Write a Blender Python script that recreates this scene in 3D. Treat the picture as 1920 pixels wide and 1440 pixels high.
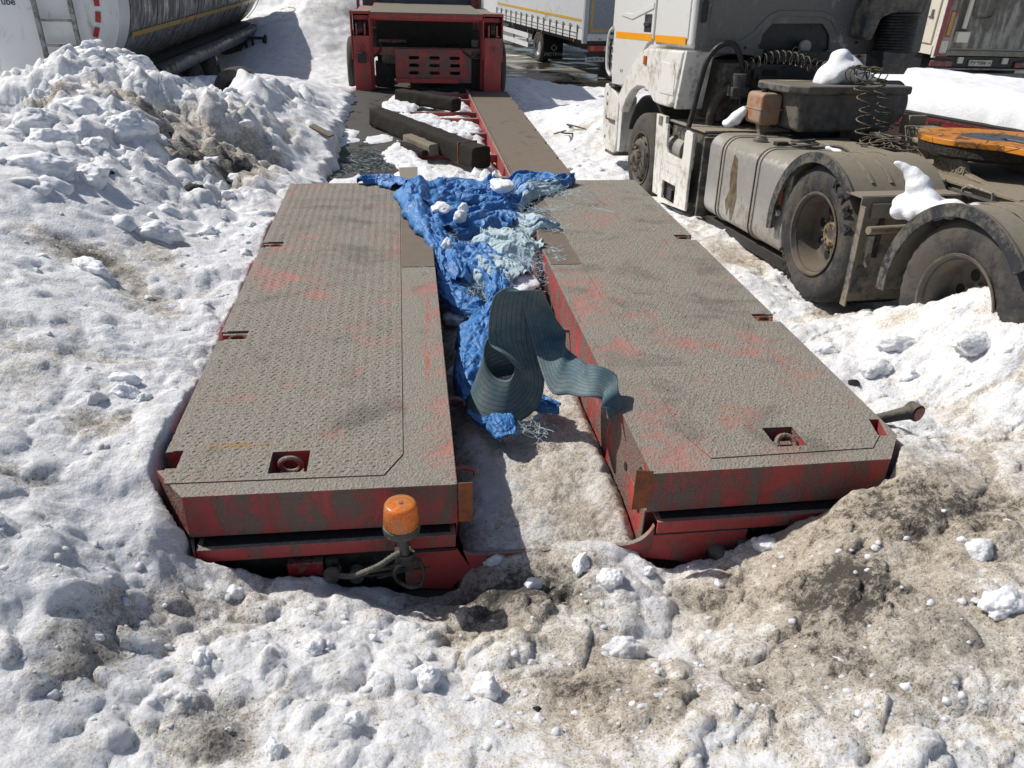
import bpy, math, random
import numpy as np
from mathutils import Vector, Matrix, noise as mnoise
R = math.radians
sc = bpy.context.scene
col = sc.collection
for o in list(bpy.data.objects): bpy.data.objects.remove(o)

# ------------------------------------------------------------------ camera
CAM_H = 2.64
PITCH, YAW, ROLL = R(29.05), R(8.35), R(1.95)
cam_d = bpy.data.cameras.new('camera'); cam = bpy.data.objects.new('camera', cam_d); col.objects.link(cam)
cf = Vector((math.sin(YAW)*math.cos(PITCH), math.cos(YAW)*math.cos(PITCH), -math.sin(PITCH)))
cr0 = Vector((math.cos(YAW), -math.sin(YAW), 0)); cd0 = cf.cross(cr0)
cr = math.cos(ROLL)*cr0 - math.sin(ROLL)*cd0
cd = math.sin(ROLL)*cr0 + math.cos(ROLL)*cd0
m = Matrix.Identity(4)
for i in range(3):
    m[i][0] = cr[i]; m[i][1] = -cd[i]; m[i][2] = -cf[i]
m.translation = Vector((0, 0, CAM_H))
cam.matrix_world = m
cam_d.sensor_fit = 'HORIZONTAL'; cam_d.sensor_width = 36.0; cam_d.lens = 36.0*1442/1920
cam_d.clip_start = 0.05; cam_d.clip_end = 3000
sc.camera = cam
CAM = Vector((0, 0, CAM_H))
def at(px, py, z):
    """where the survey ray of a photo point meets the level z (metres)"""
    d = cr*((px-960)/1442) + cd*((py-720)/1442) + cf
    return CAM + d*((z-CAM_H)/d.z)

# ------------------------------------------------------------------ sky, sun, exposure
SUN_DIR = Vector((-0.84, 0.53, 1.02)).normalized()
elev = math.asin(SUN_DIR.z); azim = math.atan2(SUN_DIR.x, SUN_DIR.y)
w = bpy.data.worlds.new('World'); sc.world = w; w.use_nodes = True
wn = w.node_tree; bg = wn.nodes['Background']
sky = wn.nodes.new('ShaderNodeTexSky'); sky.sky_type = 'NISHITA'; sky.sun_disc = False
sky.sun_elevation = elev; sky.sun_rotation = azim; sky.air_density = 1.0; sky.dust_density = 1.6; sky.ozone_density = 1.0
wn.links.new(sky.outputs[0], bg.inputs[0]); bg.inputs[1].default_value = 0.078
sd = bpy.data.lights.new('sun', 'SUN'); sd.energy = 4.5; sd.angle = R(0.5); sd.color = (1.0, 0.95, 0.88)
so = bpy.data.objects.new('sun', sd); col.objects.link(so)
so.rotation_euler = SUN_DIR.to_track_quat('Z', 'Y').to_euler(); so.location = (-8, 4, 9)
sc.view_settings.view_transform = 'Standard'; sc.view_settings.look = 'None'
sc.view_settings.exposure = 0.08; sc.view_settings.gamma = 1.0

# ------------------------------------------------------------------ helpers
def lin(c):
    if isinstance(c, str): c = tuple(int(c[i:i+2], 16) for i in (0, 2, 4))
    return tuple(((v/255)/12.92 if v/255 <= .04045 else ((v/255+.055)/1.055)**2.4) for v in c) + (1,)

class NT:
    """small node-building helper"""
    def __init__(s, name, rough=.6, metal=0., spec=.5):
        s.m = bpy.data.materials.new(name); s.m.use_nodes = True
        s.t = s.m.node_tree; s.b = s.t.nodes['Principled BSDF']
        s.b.inputs['Roughness'].default_value = rough; s.b.inputs['Metallic'].default_value = metal
        s.b.inputs['Specular IOR Level'].default_value = spec
        s.co = s.t.nodes.new('ShaderNodeTexCoord'); s.geo = s.t.nodes.new('ShaderNodeNewGeometry')
    def n(s, k): return s.t.nodes.new('ShaderNode'+k)
    def set(s, sock, v):
        if isinstance(v, bpy.types.NodeSocket): s.t.links.new(v, sock)
        elif v is not None:
            sock.default_value = v
    def noise(s, scale, detail=6, rough=.6, dist=0., vec=None, out=0):
        n = s.n('TexNoise'); n.inputs['Scale'].default_value = scale; n.inputs['Detail'].default_value = detail
        n.inputs['Roughness'].default_value = rough; n.inputs['Distortion'].default_value = dist
        s.t.links.new(vec if vec is not None else s.co.outputs['Object'], n.inputs['Vector']); return n.outputs[out]
    def voro(s, scale, vec=None, feat='F1', out='Distance', rnd=1.0):
        n = s.n('TexVoronoi'); n.inputs['Scale'].default_value = scale; n.feature = feat
        n.inputs['Randomness'].default_value = rnd
        s.t.links.new(vec if vec is not None else s.co.outputs['Object'], n.inputs['Vector']); return n.outputs[out]
    def map(s, scale=(1, 1, 1), rot=(0, 0, 0), loc=(0, 0, 0), src=None):
        n = s.n('Mapping'); n.inputs['Scale'].default_value = scale; n.inputs['Rotation'].default_value = rot
        n.inputs['Location'].default_value = loc
        s.t.links.new(src if src is not None else s.co.outputs['Object'], n.inputs['Vector']); return n.outputs[0]
    def ramp(s, v, a, b, lo=0., hi=1.):
        n = s.n('MapRange'); n.interpolation_type = 'SMOOTHSTEP'
        s.set(n.inputs[0], v); n.inputs[1].default_value = a; n.inputs[2].default_value = b
        n.inputs[3].default_value = lo; n.inputs[4].default_value = hi; return n.outputs[0]
    def math(s, op, a, b=0., c=None):
        n = s.n('Math'); n.operation = op; s.set(n.inputs[0], a); s.set(n.inputs[1], b)
        if c is not None: s.set(n.inputs[2], c)
        return n.outputs[0]
    def mix(s, f, a, b, mode='MIX'):
        n = s.n('Mix'); n.data_type = 'RGBA'; n.blend_type = mode
        s.set(n.inputs[0], f); s.set(n.inputs[6], a); s.set(n.inputs[7], b); return n.outputs[2]
    def up(s):
        n = s.n('SeparateXYZ'); s.t.links.new(s.geo.outputs['Normal'], n.inputs[0]); return n.outputs[2]
    def sep(s, v):
        n = s.n('SeparateXYZ'); s.t.links.new(v, n.inputs[0]); return n.outputs
    def attr(s, name):
        n = s.n('Attribute'); n.attribute_name = name; return n.outputs['Fac']
    def base(s, v): s.set(s.b.inputs['Base Color'], v)
    def rough(s, v): s.set(s.b.inputs['Roughness'], v)
    def bump(s, h, dist=.01, strength=1., prev=None):
        n = s.n('Bump'); n.inputs['Distance'].default_value = dist; s.set(n.inputs['Strength'], strength)
        s.set(n.inputs['Height'], h)
        if prev is not None: s.t.links.new(prev, n.inputs['Normal'])
        s.t.links.new(n.outputs[0], s.b.inputs['Normal']); return n.outputs[0]

def dirty(name, c, dust='8a8274', amt=.45, top=.35, scale=6, rough=.5, metal=0., dirt2='3a352e', amt2=.25, bump=.002, streak=0.):
    k = NT(name, rough, metal)
    n1 = k.noise(scale, 8, .65, .4); n2 = k.noise(scale*4.3, 7, .7)
    v = k.math('ADD', k.math('MULTIPLY', n1, .6), k.math('MULTIPLY', n2, .4))
    if streak:
        n3 = k.noise(scale*2.2, 5, .6, vec=k.map((3.2, 3.2, .35)))
        v = k.math('ADD', k.math('MULTIPLY', v, 1-streak), k.math('MULTIPLY', n3, streak))
    v = k.math('ADD', v, k.math('MULTIPLY', k.ramp(k.up(), .2, .95), top*.45))
    f = k.ramp(v, .66-amt*.4, .78-amt*.4)
    c1 = k.mix(k.noise(scale*9, 4, .7), lin(dust), tuple(x*.62 for x in lin(dust)[:3])+(1,))
    bc = k.mix(f, lin(c), c1)
    f2 = k.math('MULTIPLY', k.ramp(k.noise(scale*1.7, 8, .7, .8, vec=k.map(loc=(3.3, 1.7, 9.1))), .56, .72), amt2*1.6)
    bc = k.mix(f2, bc, lin(dirt2))
    k.base(bc); k.rough(k.math('ADD', k.math('MULTIPLY', f, .4), rough*.8))
    if metal: k.set(k.b.inputs['Metallic'], k.math('MULTIPLY', k.math('SUBTRACT', 1., f), metal))
    k.bump(k.math('ADD', n2, k.math('MULTIPLY', f, .8)), bump)
    return k.m

def plain(name, c, rough=.6, metal=0., spec=.5, var=.12, scale=20):
    k = NT(name, rough, metal, spec); n = k.noise(scale, 5, .6)
    a = lin(c); b = tuple(x*(1-var*2) for x in a[:3])+(1,)
    k.base(k.mix(k.ramp(n, .35, .65), a, b)); return k.m

class MB:
    def __init__(s): s.v = []; s.f = []; s.uv = None
    def add(s, vs, fs):
        o = len(s.v); s.v += [tuple(p) for p in vs]; s.f += [tuple(i+o for i in f) for f in fs]; return s
    def box(s, x0, x1, y0, y1, z0, z1, M=None):
        vs = [Vector((x, y, z)) for z in (z0, z1) for y in (y0, y1) for x in (x0, x1)]
        if M is not None: vs = [M @ p for p in vs]
        return s.add(vs, [(0, 2, 3, 1), (4, 5, 7, 6), (0, 1, 5, 4), (2, 6, 7, 3), (0, 4, 6, 2), (1, 3, 7, 5)])
    def beam(s, a, b, wx, wz, up=(0, 0, 1)):
        a = Vector(a); b = Vector(b); d = (b-a); L = d.length; d.normalize(); u = Vector(up)
        sx = d.cross(u); sx.normalize(); sz = sx.cross(d)
        M = Matrix((sx, d, sz)).transposed().to_4x4(); M.translation = a
        return s.box(-wx/2, wx/2, 0, L, -wz/2, wz/2, M)
    def prism(s, poly, axis, a, b):
        """poly in the two other axes (xy, xz or yz order)"""
        def P(p, t):
            return {'x': (t, p[0], p[1]), 'y': (p[0], t, p[1]), 'z': (p[0], p[1], t)}[axis]
        n = len(poly); vs = [P(p, a) for p in poly]+[P(p, b) for p in poly]
        area = sum(poly[i][0]*poly[(i+1) % n][1]-poly[(i+1) % n][0]*poly[i][1] for i in range(n))
        if (axis == 'y'): area = -area
        fs = [tuple(range(n))[::-1], tuple(range(n, 2*n))]+[(i, (i+1) % n, n+(i+1) % n, n+i) for i in range(n)]
        if area < 0: fs = [f[::-1] for f in fs]
        return s.add(vs, fs)
    def tube(s, pts, r, n=8, closed=False, cap=True):
        pts = [Vector(p) for p in pts]; N = len(pts); rr = r if isinstance(r, (list, tuple)) else [r]*N
        rings = []; up = Vector((0.13, .21, 1)).normalized(); prev = None
        for i, p in enumerate(pts):
            q = pts[(i+1) % N] if (closed or i < N-1) else p
            o = pts[i-1] if (closed or i > 0) else p
            t = (q-o)
            if t.length < 1e-9: t = Vector((0, 0, 1))
            t.normalize()
            if prev is None:
                a = t.cross(up)
                if a.length < .05: a = t.cross(Vector((1, 0, 0)))
            else:
                a = prev-t*prev.dot(t)
                if a.length < 1e-6: a = t.cross(up)
            a.normalize(); prev = a; b = t.cross(a)
            rings.append([p+(a*math.cos(2*math.pi*k/n)+b*math.sin(2*math.pi*k/n))*rr[i] for k in range(n)])
        vs = [v for g in rings for v in g]; fs = []
        M = N if closed else N-1
        for i in range(M):
            j = (i+1) % N
            for k in range(n):
                l = (k+1) % n; fs.append((i*n+k, j*n+k, j*n+l, i*n+l)[::-1])
        if cap and not closed:
            fs.append(tuple(range(n))); fs.append(tuple((N-1)*n+k for k in range(n))[::-1])
        return s.add(vs, fs)
    def cyl(s, a, b, r, n=24, r2=None): return s.tube([a, b], [r, r if r2 is None else r2], n)
    def lathe(s, prof, c, axis='z', n=48, flip=False):
        """prof: list of (t along axis, r)"""
        vs = []; fs = []
        for t, r in prof:
            for k in range(n):
                a = 2*math.pi*k/n; x = r*math.cos(a); y = r*math.sin(a)
                p = {'z': (x, y, t), 'x': (t, x, y), 'y': (y, t, x)}[axis]
                vs.append((p[0]+c[0], p[1]+c[1], p[2]+c[2]))
        for i in range(len(prof)-1):
            for k in range(n):
                l = (k+1) % n; f = (i*n+k, i*n+l, (i+1)*n+l, (i+1)*n+k)
                fs.append(f if not flip else f[::-1])
        return s.add(vs, fs)
    def grid(s, P, flip=False):
        h = len(P); wd = len(P[0]); vs = [p for row in P for p in row]; fs = []
        for i in range(h-1):
            for j in range(wd-1):
                f = (i*wd+j, i*wd+j+1, (i+1)*wd+j+1, (i+1)*wd+j)
                fs.append(f if not flip else f[::-1])
        return s.add(vs, fs)
    def xf(s, M): s.v = [tuple(M @ Vector(p)) for p in s.v]; return s
    def mesh(s, name):
        me = bpy.data.meshes.new(name); me.from_pydata(s.v, [], s.f); me.validate(); me.update(); return me
    def build(s, name, mat, parent=None, bev=0., smooth=35, seg=2, fix=True):
        import bmesh
        me = s.mesh(name)
        if fix:
            bm = bmesh.new(); bm.from_mesh(me); bmesh.ops.recalc_face_normals(bm, faces=bm.faces); bm.to_mesh(me); bm.free()
        me.materials.append(mat)
        if smooth:
            me.shade_smooth(); me.set_sharp_from_angle(angle=R(smooth))
        o = bpy.data.objects.new(name, me); col.objects.link(o)
        if parent is not None: o.parent = parent
        if bev:
            b = o.modifiers.new('bevel', 'BEVEL'); b.width = bev; b.segments = seg; b.limit_method = 'ANGLE'; b.angle_limit = R(40)
            b.harden_normals = True
        return o

def tag(o, label=None, cat=None, group=None, kind=None):
    if label: o['label'] = label
    if cat: o['category'] = cat
    if group: o['group'] = group
    if kind: o['kind'] = kind
    return o
def empty(name, loc, rot=(0, 0, 0), label=None, cat=None, group=None):
    o = bpy.data.objects.new(name, None); col.objects.link(o); o.location = loc; o.rotation_euler = rot
    o.empty_display_size = .2; return tag(o, label, cat, group)

def text(name, s, size, mat, parent, M, depth=.003, align='CENTER', bold=0.):
    cu = bpy.data.curves.new(name, 'FONT'); cu.body = s; cu.size = size; cu.extrude = depth; cu.align_x = align; cu.align_y = 'CENTER'
    cu.offset = bold
    to = bpy.data.objects.new('tmp', cu); col.objects.link(to)
    dg = bpy.context.evaluated_depsgraph_get(); me = bpy.data.meshes.new_from_object(to.evaluated_get(dg))
    bpy.data.objects.remove(to); me.name = name; me.transform(M); me.materials.clear(); me.materials.append(mat)
    o = bpy.data.objects.new(name, me); col.objects.link(o)
    if parent is not None: o.parent = parent
    return o
def frame(o, x, y, z=None):
    """matrix with text x along x, text y along y, placed at o"""
    x = Vector(x).normalized(); y = Vector(y); y = (y-x*y.dot(x)).normalized(); z = x.cross(y)
    M = Matrix((x, y, z)).transposed().to_4x4(); M.translation = Vector(o); return M

def cut(o, cutters):
    """boolean-difference closed MB cutters out of an object, then forget the cutters"""
    cm = MB()
    for c in cutters: cm.add(c.v, c.f)
    import bmesh
    me = cm.mesh('cutter'); bm = bmesh.new(); bm.from_mesh(me); bmesh.ops.recalc_face_normals(bm, faces=bm.faces); bm.to_mesh(me); bm.free()
    c = bpy.data.objects.new('cutter', me); col.objects.link(c); c.matrix_world = o.matrix_world
    if o.parent is not None: c.parent = o.parent
    md = o.modifiers.new('cut', 'BOOLEAN'); md.operation = 'DIFFERENCE'; md.object = c; md.solver = 'EXACT'
    mods = [(x.type, x.width, x.segments) for x in o.modifiers if x.type == 'BEVEL']
    for x in [x for x in o.modifiers if x.type == 'BEVEL']: o.modifiers.remove(x)
    dg = bpy.context.evaluated_depsgraph_get(); nm = bpy.data.meshes.new_from_object(o.evaluated_get(dg))
    nm.name = o.data.name; o.modifiers.clear(); o.data = nm; bpy.data.objects.remove(c)
    for t, wd, sg in mods:
        b = o.modifiers.new('bevel', 'BEVEL'); b.width = wd; b.segments = sg; b.limit_method = 'ANGLE'; b.angle_limit = R(40); b.harden_normals = True
    return o

def catmull(P, n=8, closed=False):
    P = [np.array(p, float) for p in P]; out = []; N = len(P)
    segs = N if closed else N-1
    for i in range(segs):
        p1 = P[i]; p2 = P[(i+1) % N]
        p0 = P[i-1] if (closed or i > 0) else 2*p1-p2
        p3 = P[(i+2) % N] if (closed or i+2 < N) else 2*p2-p1
        for k in range(n):
            t = k/n
            out.append(.5*((2*p1)+(-p0+p2)*t+(2*p0-5*p1+4*p2-p3)*t*t+(-p0+3*p1-3*p2+p3)*t**3))
    if not closed: out.append(P[-1])
    return out
# ------------------------------------------------------------------ numpy noise
def _h(ix, iy, seed):
    h = (ix.astype(np.int64)*374761393+iy.astype(np.int64)*668265263+seed*1442695041) & 0xffffffff
    h = ((h ^ (h >> 13))*1274126177) & 0xffffffff
    return ((h ^ (h >> 16)) & 0xffffff)/float(0xffffff)
def perlin(x, y, seed=0):
    xi = np.floor(x); yi = np.floor(y); fx = x-xi; fy = y-yi
    u = fx**3*(fx*(fx*6-15)+10); v = fy**3*(fy*(fy*6-15)+10)
    def g(a, b):
        an = _h(xi+a, yi+b, seed)*2*np.pi
        return np.cos(an)*(fx-a)+np.sin(an)*(fy-b)
    return ((g(0, 0)*(1-u)+g(1, 0)*u)*(1-v)+(g(0, 1)*(1-u)+g(1, 1)*u)*v)*1.5
def fbm(x, y, seed=0, oct=5, gain=.5, ridged=False):
    a = 1.; s = 0.; t = 0.
    for i in range(oct):
        p = perlin(x*2**i+i*7.3, y*2**i-i*3.1, seed+i)
        if ridged: p = 1-2*np.abs(p)
        s = s+a*p; t += a; a *= gain
    return s/t
def lumps(x, y, cell, seed, dens=.6):
    """half-buried rounded clods: returns height 0..1"""
    x = x/cell; y = y/cell; xi = np.floor(x); yi = np.floor(y); out = np.zeros_like(x)
    for a in (-1, 0, 1):
        for b in (-1, 0, 1):
            cx = xi+a; cy = yi+b
            px = cx+_h(cx, cy, seed); py = cy+_h(cx, cy, seed+1)
            rr = .25+.65*_h(cx, cy, seed+2); on = _h(cx, cy, seed+3) < dens
            an = _h(cx, cy, seed+4)*np.pi; el = .6+.8*_h(cx, cy, seed+5)
            dx = x-px; dy = y-py
            du = dx*np.cos(an)+dy*np.sin(an); dv = (-dx*np.sin(an)+dy*np.cos(an))*(1/el)
            d = (np.abs(du)**2.6+np.abs(dv)**2.6)**(1/2.6)/rr
            hgt = np.where(on, rr*np.clip(1-d**2.4, 0, 1)**.45, 0)
            tilt = 1+.5*(du*np.cos(an*7)+dv*np.sin(an*7))
            out = np.maximum(out, hgt*tilt)
    return out

# ------------------------------------------------------------------ snow surface
CTRL = [ # photo x, y, level
 (0,1440,.86),(300,1440,.74),(700,1440,.72),(1100,1440,.70),(1500,1440,.74),(1920,1440,.78),
 (60,1060,.98),(150,1140,.90),(30,1180,.88),(130,1280,.78),(230,1200,.75),(180,1040,.84),(240,1100,.79),(250,1290,.72),(340,1110,.69),(470,1270,.66),(450,1130,.60),(290,960,.76),(360,1060,.62),(690,1160,.50),
 (900,1230,.56),(1000,1110,.53),(1200,1200,.55),(1400,1120,.55),(1540,1010,.74),(1640,930,.82),(1800,1010,.84),(1750,1200,.78),
 (1900,860,.86),(1780,860,.82),(1900,760,.84),(1760,700,.76),(1610,650,.70),(1850,650,.98),(1920,640,1.08),(1915,532,1.22),(1870,562,1.15),(1790,592,1.03),(1700,588,.89),(1655,585,.66),(1760,640,.88),(1700,640,.80),
 (1450,560,.50),(1350,460,.46),(1280,410,.42),(1420,650,.64),(1520,600,.60),(1620,590,.56),
 (420,400,.80),(520,420,.86),(430,500,.86),(370,600,.88),(280,600,.92),(200,500,1.02),(60,560,1.14),(0,450,1.22),(330,700,.86),
 (130,700,1.0),(200,800,.90),(250,860,.90),(50,900,.98),(200,960,.84),(300,1000,.80),(30,760,1.02),(0,640,1.12),
 (150,300,1.34),(250,330,1.16),(400,330,.98),(500,330,.86),(340,210,1.26),(250,190,1.36),(60,195,1.30),(0,220,1.26),(100,175,1.30),
 (175,132,1.34),(230,140,1.32),(310,158,1.20),(380,165,1.12),(440,172,1.02),(520,210,.92),(590,260,.76),(602,330,.58),(638,190,.60),
 (560,150,.80),(500,140,.86),(30,340,1.36),(100,400,1.22),(300,430,1.0),
 (284,900,.90),(262,850,.92),(298,960,.82),(330,1012,.74),(372,1058,.67),(240,880,.92),(315,800,.93),(450,1078,.60),(560,1090,.55),(650,1108,.46),(850,1112,.42),(925,1050,.585),(1000,1040,.58),(1090,1040,.61),(1145,1048,.585),(1250,1078,.47),(1330,1062,.50),(1420,1022,.60),(1520,985,.69),(1600,925,.80),(1662,885,.88),(1705,820,.84),
 (1130,330,.30),(1110,240,.42),(1150,220,.55),(1060,200,.46),(980,160,.32),(1050,130,.16),(1130,140,.22),(1110,300,.26),(1080,270,.30),
]
WORLD = [(-14,9,.7),(-14,14,.6),(-5.4,10.2,.55),(-6.5,12,.5),(-4.6,8.8,.85),(-4.1,11.4,.75),(-9,15,.5),(-6,15,.55),(-4.6,13.2,.7),(-2.2,15,.50),(-2.2,18,.42),(-4,20,.5),(-2.6,20.5,1.0),(-1.4,20.5,.8),(-2.6,23,1.7),(-1.2,23.5,1.9),(-2.0,26,3.0),(-9,22,1.2),(-3,24,1.2),(-.5,22,.8),
 (-1.0,27,3.0),(-4,30,4.2),(-9,30,5.0),(-18,28,5.5),(-18,45,9),(-6,45,9),(-1,42,5.5),(1.2,34,.6),(3,22,.02),(3,16,.05),(7,22,0),(6,30,0),(14,20,.0),(18,45,0),(7,60,0),(26,25,0),
 (5,12,.12),(9,9,.25),(5,8,.28),(4.2,6,.36),(6,5,.5),(4,3.2,1.0),(4,2,.9),(3,.6,.85),(0,-1,.75),(-3,0,.95),(-4,2,1.05),(-6,5,1.3),(-9,3,1.2),(6,1,.9),(9,4,.6),(14,10,.2),(24,8,.2),
 (.5,4,.5),(.5,9,.38),(.5,13,.38),(2.4,10,.28),(2.3,13,.22),(-1.25,9,.72),(-1.25,12,.62),(2.85,4.95,.46),(3.6,4.4,.42),(2.65,8.4,.30),(3.8,8,.3)]
def _warp(x, y):
    y = np.asarray(y, float)+3.0; return np.stack([np.asarray(x, float)/y*2.2, np.log(y)*1.6], -1)
_c = [tuple(at(a, b, z)) for a, b, z in CTRL]+WORLD
_cp = _warp([c[0] for c in _c], [c[1] for c in _c]); _cz = np.array([c[2] for c in _c])
def _phi(r2): return .5*r2*np.log(r2+1e-12)
_n = len(_c); _A = np.zeros((_n+3, _n+3))
_A[:_n, :_n] = _phi(((_cp[:, None]-_cp[None])**2).sum(-1))+np.eye(_n)*2e-3
_A[:_n, _n] = 1; _A[:_n, _n+1:] = _cp; _A[_n, :_n] = 1; _A[_n+1:, :_n] = _cp.T
_w = np.linalg.solve(_A, np.concatenate([_cz, np.zeros(3)]))
def base_h(x, y):
    p = _warp(x, y); sh = p.shape[:-1]; p = p.reshape(-1, 2); out = np.empty(len(p))
    for i in range(0, len(p), 20000):
        q = p[i:i+20000]; k = _phi(((q[:, None]-_cp[None])**2).sum(-1))
        out[i:i+20000] = k@_w[:_n]+_w[_n]+q@_w[_n+1:]
    return np.clip(out.reshape(sh), -.3, 14)
def sstep(a, b, v):
    t = np.clip((v-a)/(b-a), 0, 1); return t*t*(3-2*t)

# rough zones (x, y, radius, lump amount) and dirt (photo x, y, level, radius m, strength, tint 0 grey .. 1 brown)
DIRT = [(310,1025,.75,.13,-.9,.3),(150,1000,.9,.2,-.7,.3),(60,1080,.95,.14,-.8,.3),(320,940,.8,.1,-.6,.3),(1560,680,.74,.15,.35,.9),(1640,660,.78,.12,.5,.9),(1480,600,.6,.2,.4,.9),(1780,660,.88,.12,.55,.9),(1870,640,.98,.12,.5,.8),(235,1195,.72,.10,1.3,.2),(190,1250,.74,.07,1.2,.2),(150,1290,.76,.08,.9,.2),(330,1130,.6,.14,.5,.2),(380,1190,.6,.12,.8,.2),(300,1100,.62,.12,.3,.2),(60,1180,.9,.12,.6,.4),(480,1110,.57,.14,.6,.3),(560,1130,.55,.14,.6,.3),
 (760,1120,.48,.16,1.0,.3),(900,1100,.54,.20,1.1,.3),(1020,1090,.54,.18,1.1,.4),(960,1180,.53,.22,1.0,.7),(1120,1120,.55,.14,.7,.4),(1080,1300,.6,.14,.9,.7),(1180,1290,.6,.15,1.0,.8),(1150,1380,.66,.12,.6,.8),(1250,1330,.62,.1,.7,.7),
 (420,1360,.7,.13,1.0,.1),(400,1400,.7,.08,1.3,.1),(130,1380,.8,.1,.6,.2),
 (1330,1100,.56,.11,1.1,.4),(1560,1110,.7,.13,1.1,.5),(1600,1110,.72,.1,1.0,.5),(1650,1220,.76,.2,1.0,.5),(1560,1230,.74,.12,1.0,.5),(1790,1230,.78,.18,.9,.5),(1500,1050,.66,.2,.6,.9),(1620,980,.78,.28,.75,1.),(1780,960,.84,.32,.85,.9),(1850,900,.86,.28,1.0,.6),
 (1720,930,.82,.2,.8,.9),(1880,820,.84,.3,.9,.6),(1700,740,.76,.16,.9,.8),(1680,640,.72,.13,1.1,1.),(1850,740,.84,.25,.7,.9),(1890,1200,.8,.12,.7,.9),(1350,1260,.62,.12,.6,.4),(1420,1300,.64,.1,.7,.5),(1500,1390,.7,.04,1.2,.4),
 (1480,1180,.65,.15,.5,.8),(1300,440,.44,.35,1.0,.8),(1370,490,.48,.3,.9,.9),(1420,480,.48,.25,.9,1.),(1560,590,.54,.22,1.0,.7),(1620,600,.56,.2,1.1,.5),(1720,600,.6,.15,1.6,.5),(1800,600,.8,.1,.9,.9),(1500,640,.62,.2,.4,.8),
 (200,830,.88,.08,1.2,.3),(160,800,.92,.07,.9,.3),(250,815,.86,.07,.9,.3),(40,730,1.04,.12,.6,.3),(200,680,.94,.14,.6,.3),(70,650,1.08,.14,.7,.3),(30,890,1.0,.14,.9,.3),(30,1000,1.0,.15,.4,.2),
 (130,445,1.17,.12,1.8,.3),(180,470,1.1,.11,1.7,.3),(230,500,1.05,.11,1.8,.3),(280,540,1.0,.12,1.6,.3),(320,480,1.0,.16,.5,.3),(380,540,.9,.12,.5,.2),(60,425,1.22,.10,.8,.4),(310,575,.95,.08,.8,.3),
 (60,175,1.52,.22,1.5,.6),(100,165,1.54,.2,1.2,.6),(200,140,1.5,.3,1.0,.8),(190,170,1.46,.3,.9,.7),(290,215,1.3,.25,1.1,.6),(310,245,1.24,.25,1.2,.3),(250,190,1.4,.25,.8,.7),(400,220,1.14,.5,.9,.6),(450,250,1.06,.5,1.0,.6),(500,230,.98,.45,.9,.7),
 (380,310,1.0,.28,1.4,.2),(420,300,.98,.3,1.1,.4),(450,330,.92,.3,1.0,.5),(370,350,1.0,.16,1.4,.1),(480,300,.95,.3,.8,.6),(540,200,.9,.25,1.2,.5),(560,230,.85,.2,1.0,.4),(600,250,.75,.2,.7,.4),
 (580,270,.78,.2,.8,.4),(430,400,.84,.25,.5,.4),(300,460,1.,.2,.9,.3),(560,130,.84,1.2,.55,.5),(600,90,.4,2.2,.5,.8),(640,150,.7,.4,.5,.5),
 (1110,240,.42,.5,.7,.9),(1150,260,.5,.4,.8,.9),(1070,230,.45,.35,.4,.8),(1140,200,.5,.3,.7,.8),(1000,250,.3,.3,.2,.5)]
PLAT = [(-.985, .165, 2.30, 6.78), (.895, 2.065, 2.30, 6.78)]
def mask(x, y, r, e=.012):
    return sstep(r[0]-e, r[0]+e, x)*sstep(r[1]+e, r[1]-e, x)*sstep(r[2]-e, r[2]+e, y)*sstep(r[3]+e, r[3]-e, y)

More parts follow.
